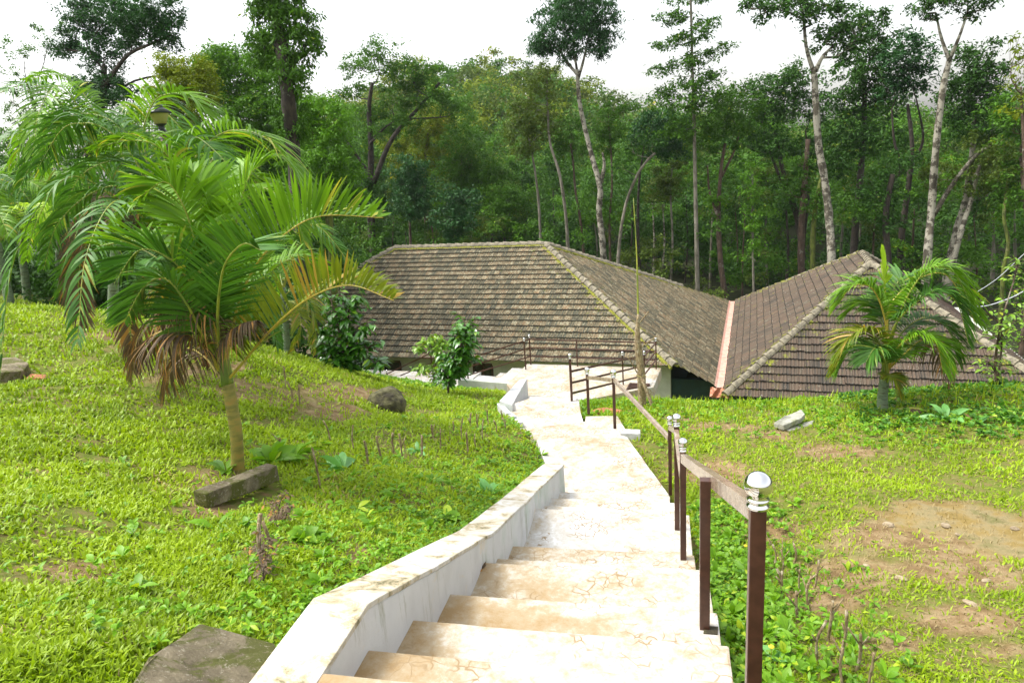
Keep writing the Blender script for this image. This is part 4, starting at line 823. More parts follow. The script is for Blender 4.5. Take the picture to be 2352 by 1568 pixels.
for xt in ([(2036, 800, 0), (2020, 720, .3), (1985, 690, .5), (1945, 720, .6)], [(2040, 830, 0), (2075, 760, .3), (2130, 730, .5), (2180, 760, .6), (2200, 830, .6)], [(2036, 850, 0), (2000, 800, .2), (1955, 800, .3), (1925, 850, .3)], [(2042, 800, 0), (2075, 700, -.2), (2130, 620, -.3), (2190, 625, -.3), (2230, 700, -.3)]): frond(rp, pf(xt, Y8), .7, random.choice(['frond', 'frond_deep']), n=80, w=.028, vee=.3, droop=.5, rr=.018, start=.22)
frond(rp, pf([(2040, 850, 0), (2080, 800, .4), (2130, 790, .8), (2170, 830, 1.0), (2180, 890, 1.0)], Y8), .5, 'frond_dead', n=36, w=.03, vee=0, droop=1, curl=.6)

# ------------------------------------------------------------------ coffee bushes and other broad-leaved plants
def bigleaves(parent, P, D, L, W, m, name="leaves", droop=.35):
    """pointed leaves with a fold along the midrib; P points, D directions"""
    n = len(P); D = D / np.linalg.norm(D, axis=1)[:, None]; u = np.tile(UP, (n, 1)) + rng.normal(size=(n, 3)) * .35; s = np.cross(D, u); s /= np.linalg.norm(s, axis=1)[:, None] + 1e-9; nn = np.cross(s, D)
    l = (L * rng.uniform(.6, 1.2, n))[:, None]; w = W * rng.uniform(.75, 1.2, n)[:, None]
    rows = []
    for t, ww in ((0, .06), (.2, .6), (.45, 1), (.72, .7), (1, .03)):
        c = P + D * l * t - UP * l * droop * t ** 2
        rows += [c + s * w * .5 * ww + nn * w * .12 * ww, c, c - s * w * .5 * ww + nn * w * .12 * ww]
    V = np.stack(rows, 1).reshape(-1, 3); b = (np.arange(n) * 15)[:, None]; Q = []
    for k in range(4):
        for a in (0, 1): Q.append(b + np.array([[3 * k + a, 3 * k + a + 1, 3 * k + a + 4, 3 * k + a + 3]]))
    Q = np.stack(Q, 1).reshape(-1, 4); R = np.repeat(rng.random(n), 8)
    return V, Q, R
def bush(label, base, Y, stems, lm, L=.15, W=.065, per=26, cat="shrub", name="shrub", sm='bark_brown', r=.022, spread=.30, group=None, tiers=None):
    o = tag(empty(name, tuple(base)), label, cat, group); mb = MB(); Ps, Ds = [], []
    for stp in stems:
        c = spline([np.array(base)] + [ony(x, y, Y + random.uniform(-.25, .25)) for x, y in stp], 16); mb.tube(c, [r * (1 - .7 * i / 15) for i in range(16)], 6)
        for i in range(4, 16):
            for k in range(2 if i < 15 else 4):
                a = random.uniform(0, 6.28); d = np.array([math.cos(a), math.sin(a), random.uniform(-.1, .6)]); ln = spread * random.uniform(.4, 1.2); e = c[i] + d * ln; mb.tube([c[i], (c[i] + e) / 2 + UP * .02, e], [r * .3, r * .22, r * .12], 4, cap=False)
                q = max(3, per // 4)
                for z in range(q):
                    t = (z + 1) / q; Ps.append(c[i] + (e - c[i]) * t); b_ = a + random.choice((-1, 1)) * random.uniform(.5, 1.6); Ds.append([math.cos(b_), math.sin(b_), random.uniform(-.5, .45)])
    mb.build("stem", M[sm], o, smoothf=True); V, Q, R = bigleaves(o, np.array(Ps), np.array(Ds), L, W, lm); npobj("foliage", V, Q, M[lm], o, rnd=R, smoothf=True); return o
c1 = hit(1030, 906); bush("glossy coffee bush with a round dark head, beside the terrace steps", c1, c1[1], [[(1032, 850), (1060, 790), (1068, 740)], [(1034, 850), (1065, 800), (1085, 760)], [(1030, 860), (1050, 840), (1058, 812)], [(1030, 860), (1048, 800), (1055, 760)], [(1030, 870), (1075, 840), (1070, 800)]], 'coffee', .20, .09, 34, spread=.27)
c2 = hit(1012, 892); bush("pale green young coffee bush leaning left of the dark coffee bush", c2, c2[1], [[(1010, 830), (985, 790), (955, 800)], [(1010, 830), (1000, 780), (985, 785)], [(1000, 850), (1005, 800), (1025, 790)], [(1000, 865), (980, 850), (965, 850)]], 'coffee_new', .21, .095, 22, spread=.34, r=.016)
c3 = hit(800, 856); bush("leafy dark coffee bush against the eave, right of the yellow fronds", c3, c3[1], [[(785, 800), (775, 740), (760, 690)], [(790, 800), (800, 730), (800, 690)], [(795, 830), (830, 790), (845, 800)], [(790, 830), (760, 800), (750, 760)], [(795, 830), (810, 780), (820, 750)], [(790, 840), (770, 820), (760, 800)], [(795, 845), (850, 830), (862, 835)]], 'coffee', .24, .11, 30, spread=.34, r=.03)
c4 = hit(1062, 892); q_ = tag(empty("palm_seedling", tuple(c4)), "little yellow-green palm seedling at the foot of the coffee bush", "seedling")
for k in range(7):
    a = k * .9; d = np.array([math.cos(a), math.sin(a), 0]); c = np.array(c4); frond(q_, [c, c + d * .12 + UP * .35, c + d * .3 + UP * .62, c + d * .5 + UP * .65], .22, 'frond_yel', n=16, w=.03, vee=.3, droop=.3, rr=.006)
c5 = hit(2290, 892); bush("spindly bright green sapling in front of the right end of the roof", c5, c5[1], [[(2285, 830), (2300, 740), (2330, 640), (2338, 600)], [(2290, 800), (2310, 760), (2345, 720)], [(2288, 860), (2270, 830)], [(2300, 760), (2260, 715), (2215, 690)]], 'coffee_new', .11, .05, 18, spread=.28, r=.02, name="sapling", cat="sapling")
c6 = hit(2360, 880); bush("light green bushy sapling at the right edge beside the roof corner", c6, c6[1], [[(2352, 800), (2345, 700), (2350, 640)], [(2352, 820), (2325, 760), (2320, 730)], [(2356, 800), (2365, 720), (2370, 690)], [(2352, 860), (2330, 850)]], 'weed', .10, .05, 22, spread=.32, r=.02, name="sapling", cat="sapling")

for lb_, px_, st_, L_ in (("withered twiggy shrub with rusty leaves beyond the tilted stone block", (640, 1215), [[(640, 1170), (648, 1140)], [(632, 1185), (625, 1150)], [(655, 1190), (665, 1160)]], .05), ("dry brown seedling stalks between the coping and the stone block", (605, 1335), [[(600, 1290), (598, 1225)], [(612, 1295), (618, 1240)], [(604, 1310), (590, 1260)]], .045)):
    c_ = hit(*px_); bush(lb_, c_, c_[1], st_, 'frond_dead', L_ * .7, L_ * .3, 5, spread=.06, r=.005)
# rosettes of broad leaves
def rosette_arrays(C, Ls, nl, elev=(.15, .9)):
    P, D, K = [], [], []
    for c, L in zip(C, Ls):
        for k in range(nl):
            a = random.uniform(0, 6.28); e = random.uniform(*elev); P.append(c + np.array([math.cos(a), math.sin(a), 0]) * L * .05); D.append([math.cos(a) * math.cos(e), math.sin(a) * math.cos(e), math.sin(e)]); K.append(L)
    return np.array(P), np.array(D), np.array(K)
def rosette(label, px, L, n, m, W=.3, elev=(.2, 1.1)):
    c = hit(*px); o = tag(empty("broadleaf_plant", tuple(c)), label, "plant"); P, D, K = rosette_arrays([c], [L], n, elev); V, Q, R = bigleaves(o, P, D, L, L * W, m, droop=.45); npobj("foliage", V, Q, M[m], o, rnd=R, smoothf=True); return o
rosette("broad pale leaves sprouting at the foot of the nearest palm, to its left", (520, 1085), .26, 12, 'weed'); rosette("big upright light green leaves between the nearest palm and the tilted stone", (622, 1062), .38, 18, 'weed', .28, (.5, 1.3)); rosette("light green leafy plant a step right of the nearest palm", (672, 1055), .36, 15, 'weed', .3, (.4, 1.2))
rosette("bluish broad-leaf rosette right of the nearest palm among cut sticks", (790, 1080), .36, 11, 'weed_blue', .28); rosette("tall leaved rosette with pale ribs above the coping", (1128, 1138), .36, 12, 'weed_blue', .26, (.4, 1.2)); rosette("small green rosette in the slope between the sticks", (960, 1040), .22, 9, 'weed_blue', .25, (.4, 1.2))
rosette("lime green spreading weed on the slope above the near coping", (700, 1240), .17, 40, 'weed', .5); rosette("broad leaved weed under the end of the tilted stone", (495, 1215), .22, 6, 'weed', .3, (.2, .8)); rosette("bright green clump against the wall coping", (1030, 1195), .20, 14, 'weed', .4); 
rosette("large dock-like leaves beside the lower handrail post", (1655, 1500), .16, 9, 'weed', .45, (.3, 1.2)); rosette("big soft leaves low in the hedge strip beside the front post", (1790, 1520), .15, 10, 'weed_blue', .4, (.3, 1.2)); rosette("grey-green thistle-like rosette on the bank in front of the right roof", (2175, 965), .42, 12, 'weed_blue', .25); rosette("spreading rosette on the bank below the right roof corner", (2240, 975), .36, 11, 'weed_blue', .22)

# ------------------------------------------------------------------ stones, puddle of ochre mud, sticks, lamp ...
def rock(name, label, px, poly, h, m, cat, tilt=(0, 0), rough=.03, zoff=0, group=None, cuts=5):
    """polygon of sight points on the ground, thickness h"""
    P = [hit(x, y) for x, y in poly]; c = sum(P) / len(P); mb = MB(); mb.prism([(p[0], p[1], p[2] + h + zoff) for p in P], [(p[0], p[1], p[2] - .15) for p in P])
    o = mb.build(name, M[m], None, bevel=.012, cuts=cuts, rough=rough); tag(o, label, cat, group); return o
rock("stone_slab", "large flat mossy stone slab beside the coping at the bottom edge", None, [(465, 1450), (640, 1495), (650, 1530), (600, 1590), (290, 1620), (345, 1535)], .045, 'stone', "stone slab", rough=.03)
rock("stone_slab", "flat stone slab half sunk in the lawn at the left edge", None, [(-60, 850), (40, 840), (72, 856), (60, 872), (-60, 885)], .14, 'stone', "stone slab", rough=.04)
rock("brick", "reddish broken block next to the slab at the left edge", None, [(72, 864), (108, 868), (104, 876), (60, 876)], .05, 'soil_red', "block", rough=.03)
# tilted slab leaning by the palm
a_, c_ = hit(478, 1168), hit(645, 1118); a_ = a_ + UP * .05; c_ = c_ + UP * .10
d_ = (c_ - a_); sdv = np.cross(d_, UP); sdv /= np.linalg.norm(sdv); sdv = sdv * .5 + UP * .866
mb = MB(); q1 = [a_ - UP * .06, c_ - UP * .04, c_ + UP * .105, a_ + UP * .065]; th = np.cross(d_, UP); th = th / np.linalg.norm(th) * -.11
mb.prism([q1[3] + th * 0, q1[2], q1[2] + th + UP * .02, q1[3] + th + UP * .02], [q1[0], q1[1], q1[1] + th, q1[0] + th]); o = mb.build("stone_slab", M['stone'], None, bevel=.012, cuts=5, rough=.04); tag(o, "narrow stone block propped on edge below the nearest palm", "stone slab")
def boulder(name, label, px, r, m, cat, sq=(1, 1, .8), lift=.3, group=None):
    c = hit(*px); bm = bmesh.new(); bmesh.ops.create_icosphere(bm, subdivisions=4, radius=1)
    for v in bm.verts:
        k = 1 + .35 * (fbm(np.array(v.co.x * 1.3 + px[0]), np.array(v.co.y * 1.3 + v.co.z), 3) - .5) + .12 * (fbm(np.array(v.co.x * 5), np.array(v.co.y * 5 + v.co.z * 4), 5) - .5); v.co = Vector((v.co.x * sq[0], v.co.y * sq[1], v.co.z * sq[2])) * r * float(k)
    me = bpy.data.meshes.new(name); bm.to_mesh(me); bm.free(); me.materials.append(M[m]); o = bpy.data.objects.new(name, me); o.location = (c[0], c[1], c[2] + r * lift); COL.objects.link(o); tag(o, label, cat, group); return o
boulder("boulder", "dark rounded rock bulging from the grassy slope left of the stairs", (893, 940), .34, 'stone_dark', "rock", (1, .9, .8), .35)
def shard(label, poly, z, h, tilt, m='stone_pale'):
    P = [onz(x, y, z) for x, y in poly]; c = sum(P) / len(P); mb = MB(); mb.prism([(p[0], p[1], z + h + tilt * (p[0] - c[0])) for p in P], [(p[0], p[1], z - .02 + tilt * (p[0] - c[0])) for p in P])
    o = mb.build("stone", M[m], None, bevel=.02, cuts=3, rough=.06); return tag(o, label, "stone")
zz = hit(1815, 975)[2]
shard("pale jagged flat stone resting on top of a thinner one on the bank", [(1778, 975), (1800, 962), (1838, 950), (1850, 962), (1836, 972), (1800, 984)], zz + .09, .07, .12); shard("thin grey-green stone flake under the pale jagged stone", [(1800, 990), (1830, 978), (1872, 972), (1866, 980), (1812, 996)], zz, .05, -.02)
stones = [(2040, 1206, .05, "rounded"), (2172, 1208, .05, "flat"), (2070, 1328, .05, "pointed"), (1990, 1300, .03, "little"), (2195, 1228, .03, "thin"), (2330, 1215, .04, "grey"), (2230, 1385, .04, "half-buried"), (2075, 1230, .02, "tiny"), (2265, 1330, .03, "low")]
pr = boulder("pebble", "rounded pale pebble alone at the near edge of the ochre mud", (2040, 1208), .045, 'stone_earth', "pebble", (1.2, 1, .55), .3, "pebbles on the bare lawn")
wh = ["flat pale chip at the middle of the ochre mud", "pointed whitish chip in the bare earth below the mud", "small chip left of the pointed whitish chip", "thin chip on the mud edge", "grey chip near the right picture edge beside the mud", "half-buried chip at the lower right of the lawn", "low stone right of the pointed chip"]
for k, (x, y, r) in enumerate([(2172, 1208, .05), (2070, 1330, .05), (1990, 1300, .03), (2200, 1229, .03), (2330, 1215, .045), (2230, 1388, .045), (2265, 1335, .035)]):
    o = pr.copy(); COL.objects.link(o); c = hit(x, y); o.location = (c[0], c[1], c[2] + .01); s = r / .055; o.scale = (s * random.uniform(.9, 1.3), s * random.uniform(.8, 1.1), s * random.uniform(.5, .8)); o.rotation_euler = (0, 0, random.uniform(0, 6)); o["label"] = wh[k]
boulder("earth_heap", "small heap of orange-red earth behind the corner posts", (1400, 950), .22, 'soil_red', "earth heap", (1.5, .8, .35), .1)
# cut hedge stems
random.seed(21)
def stick(label, px, h, r, branch, group, lean=None):
    c = hit(*px); o = tag(empty("cut_stem", tuple(c)), label, "cut stem", group); ln = lean or (random.uniform(-.12, .12), random.uniform(-.12, .12)); t = c + np.array([ln[0] * h, ln[1] * h, h]); p = spline([c - UP * .05, (c + t) / 2 + rng.normal(size=3) * .015, t], 7)
    mb = MB(); mb.tube(p, [r * random.uniform(.8, 1.15) for _ in range(7)], 7, wob=.2)
    for _ in range(branch): s = p[random.randint(3, 5)]; a = random.uniform(0, 6.28); e = s + np.array([math.cos(a) * .5, math.sin(a) * .5, .8]) * random.uniform(.06, .16); mb.tube([s, (s + e) / 2, e], [r * .7, r * .6, r * .5], 5)
    mb.build("stem", M['stick'], o, smoothf=True); return o
SL = [(736, 1120, .40), (655, 1060, .25), (880, 1060, .32), (905, 1040, .26), (925, 1065, .36), (845, 1070, .30), (968, 1050, .28), (998, 1015, .26), (1010, 1035, .30), (1060, 1010, .32), (1075, 1040, .30), (1100, 990, .30), (1108, 1015, .34), (1125, 980, .3), (1085, 985, .25), (1140, 1000, .25), (1040, 1000, .22), (1095, 1030, .22),
      (615, 1330, .32), (600, 1290, .30), (628, 1270, .22), (655, 890, .35), (668, 920, .30), (760, 1020, .3), (815, 1035, .3), (1150, 970, .22), (1160, 985, .2), (690, 930, .3)]
for x, y, h in SL: stick("short cut hedge stem standing in the grassy slope left of the stairs", (x, y), h, random.uniform(.008, .014), random.choice((0, 0, 1)), "cut hedge stems on the left slope")
SR = [(1775, 1310, .2), (1790, 1330, .22), (1840, 1370, .2), (1860, 1400, .22), (1870, 1350, .22), (1815, 1300, .2), (1930, 1500, .26), (1965, 1540, .22), (1900, 1470, .26), (1835, 1430, .2), (1760, 1270, .2), (1800, 1370, .18), (1990, 1580, .2), (1880, 1520, .24), (1945, 1600, .24)]
for x, y, h in SR: stick("twiggy cut hedge stem standing in the weeds right of the handrail", (x, y), h * 1.2, random.uniform(.006, .011), random.choice((1, 2, 3)), "cut hedge stems right of the handrail")
# grey bare sapling tied to a prop with a bamboo pole beside the terrace
c = hit(1475, 935); sap = tag(empty("sapling", tuple(c)), "bare grey sapling tied to a leaning prop beside the terrace corner", "sapling"); YS = c[1]
mb = MB(); mb.tube(spline([c - UP * .1, ony(1473, 860, YS), ony(1468, 820, YS), ony(1464, 770, YS), ony(1466, 722, YS)], 18), [.085, .08, .085, .08, .085, .075, .08, .075, .075, .07, .07, .065, .06, .055, .045, .035, .03, .025], 9, wob=.15)
for a_, b_, r_ in (((1468, 800), (1508, 772), .015), ((1466, 745), (1490, 715), .012), ((1466, 860), (1440, 815), .012), ((1470, 835), (1450, 818), .01)): mb.tube(spline([ony(*a_, YS), ony(*b_, YS - .1)], 5), r_, 5)
mb.build("trunk", M['stick'], sap, smoothf=True)
MB().tube(spline([ony(1474, 868, YS - .12), c + np.array([.33, -.25, -.15])], 6), .035, 7, wob=.1).build("prop", M['stick'], sap, smoothf=True)
MB().tube([ony(1462, 862, YS - .1), ony(1473, 866, YS - .15), ony(1482, 862, YS - .1), ony(1475, 858, YS + .1), ony(1462, 862, YS - .1)], .012, 5).build("tie", M['straw'], sap)
cb = c + np.array([-.05, .1, 0]); bp = tag(empty("bamboo_pole", tuple(cb)), "thin straight green bamboo pole rising beside the bare sapling", "pole")
MB().tube(spline([cb, ony(1466, 740, YS + .1), ony(1463, 600, YS + .1), ony(1455, 455, YS + .1)], 16), [.022, .022, .022, .02, .02, .02, .018, .018, .017, .016, .014, .012, .010, .008, .006, .004], 6).build("pole", M['rachis'], bp, smoothf=True)
# lamp
lc = ony(372, 300, 7.9); lz = gz(lc[0], lc[1]); lamp = tag(empty("street_lamp", (lc[0], lc[1], lz)), "garden lamp with a dark pagoda cap on a maroon post rising out of the palms", "lamp post")
zt = ony(370, 285, 7.9)[2]; zb = ony(370, 229, 7.9)[2]; H = zb - zt
MB().tube([(lc[0], lc[1], lz - .2), (lc[0], lc[1], zt - .12)], [.05, .04], 12).build("post", M['lamp_post'], lamp, smoothf=True)
MB().lathe((lc[0], lc[1], zt - .12), [(.035, 0), (.07, .02), (.04, .05), (.04, .09), (.08, .12)], 20).build("collar", M['lamp_black'], lamp)
MB().lathe((lc[0], lc[1], zt + .0), [(.075, 0), (.12, H * .42), (.13, H * .44)], 20).build("lantern_glass", M['lamp_glass'], lamp, smoothf=True)
MB().lathe((lc[0], lc[1], zt + H * .44), [(.17, 0), (.165, .02), (.10, H * .2), (.07, H * .27), (.075, H * .30), (.05, H * .38), (.02, H * .44), (.025, H * .49), (.004, H * .56)], 20).build("lamp_cap", M['lamp_black'], lamp, smoothf=True)
# cables at the right
for nm, lb, P_, r_ in (("cable", "pale blue-grey cable sagging from the right edge to the roof", [(2225, 703), (2260, 703), (2300, 692), (2352, 668), (2450, 600)], .018), ("cable", "thin grey wire slanting from the roof corner up to the right edge", [(2232, 678), (2290, 640), (2352, 583), (2420, 520)], .010)):
    tag(MB().tube(spline([ony(x, y, 27) for x, y in P_], 40), r_, 6, cap=True).build(nm, M['wire'], None, smoothf=True), lb, "cable")
# dead leaves on the steps
def scrap(label, px, z, L):
    c = onz(px[0], px[1], z + .015); o = tag(empty("dead_leaf", tuple(c)), label, "dead leaf"); P, D, K = rosette_arrays([c], [L], 5, (-.05, .5)); V, Q, R = bigleaves(o, P, D, L, L * .3, 'frond_dead', droop=.1); npobj("blades", V, Q, M['frond_dead'], o, rnd=R); return o
scrap("curled purple-brown dead leaf lying in the stained corner of a step", (1072, 1390), -2.68, .07); scrap("dry brown leaf scrap against the wall on a middle step", (1108, 1306), -2.69, .06)

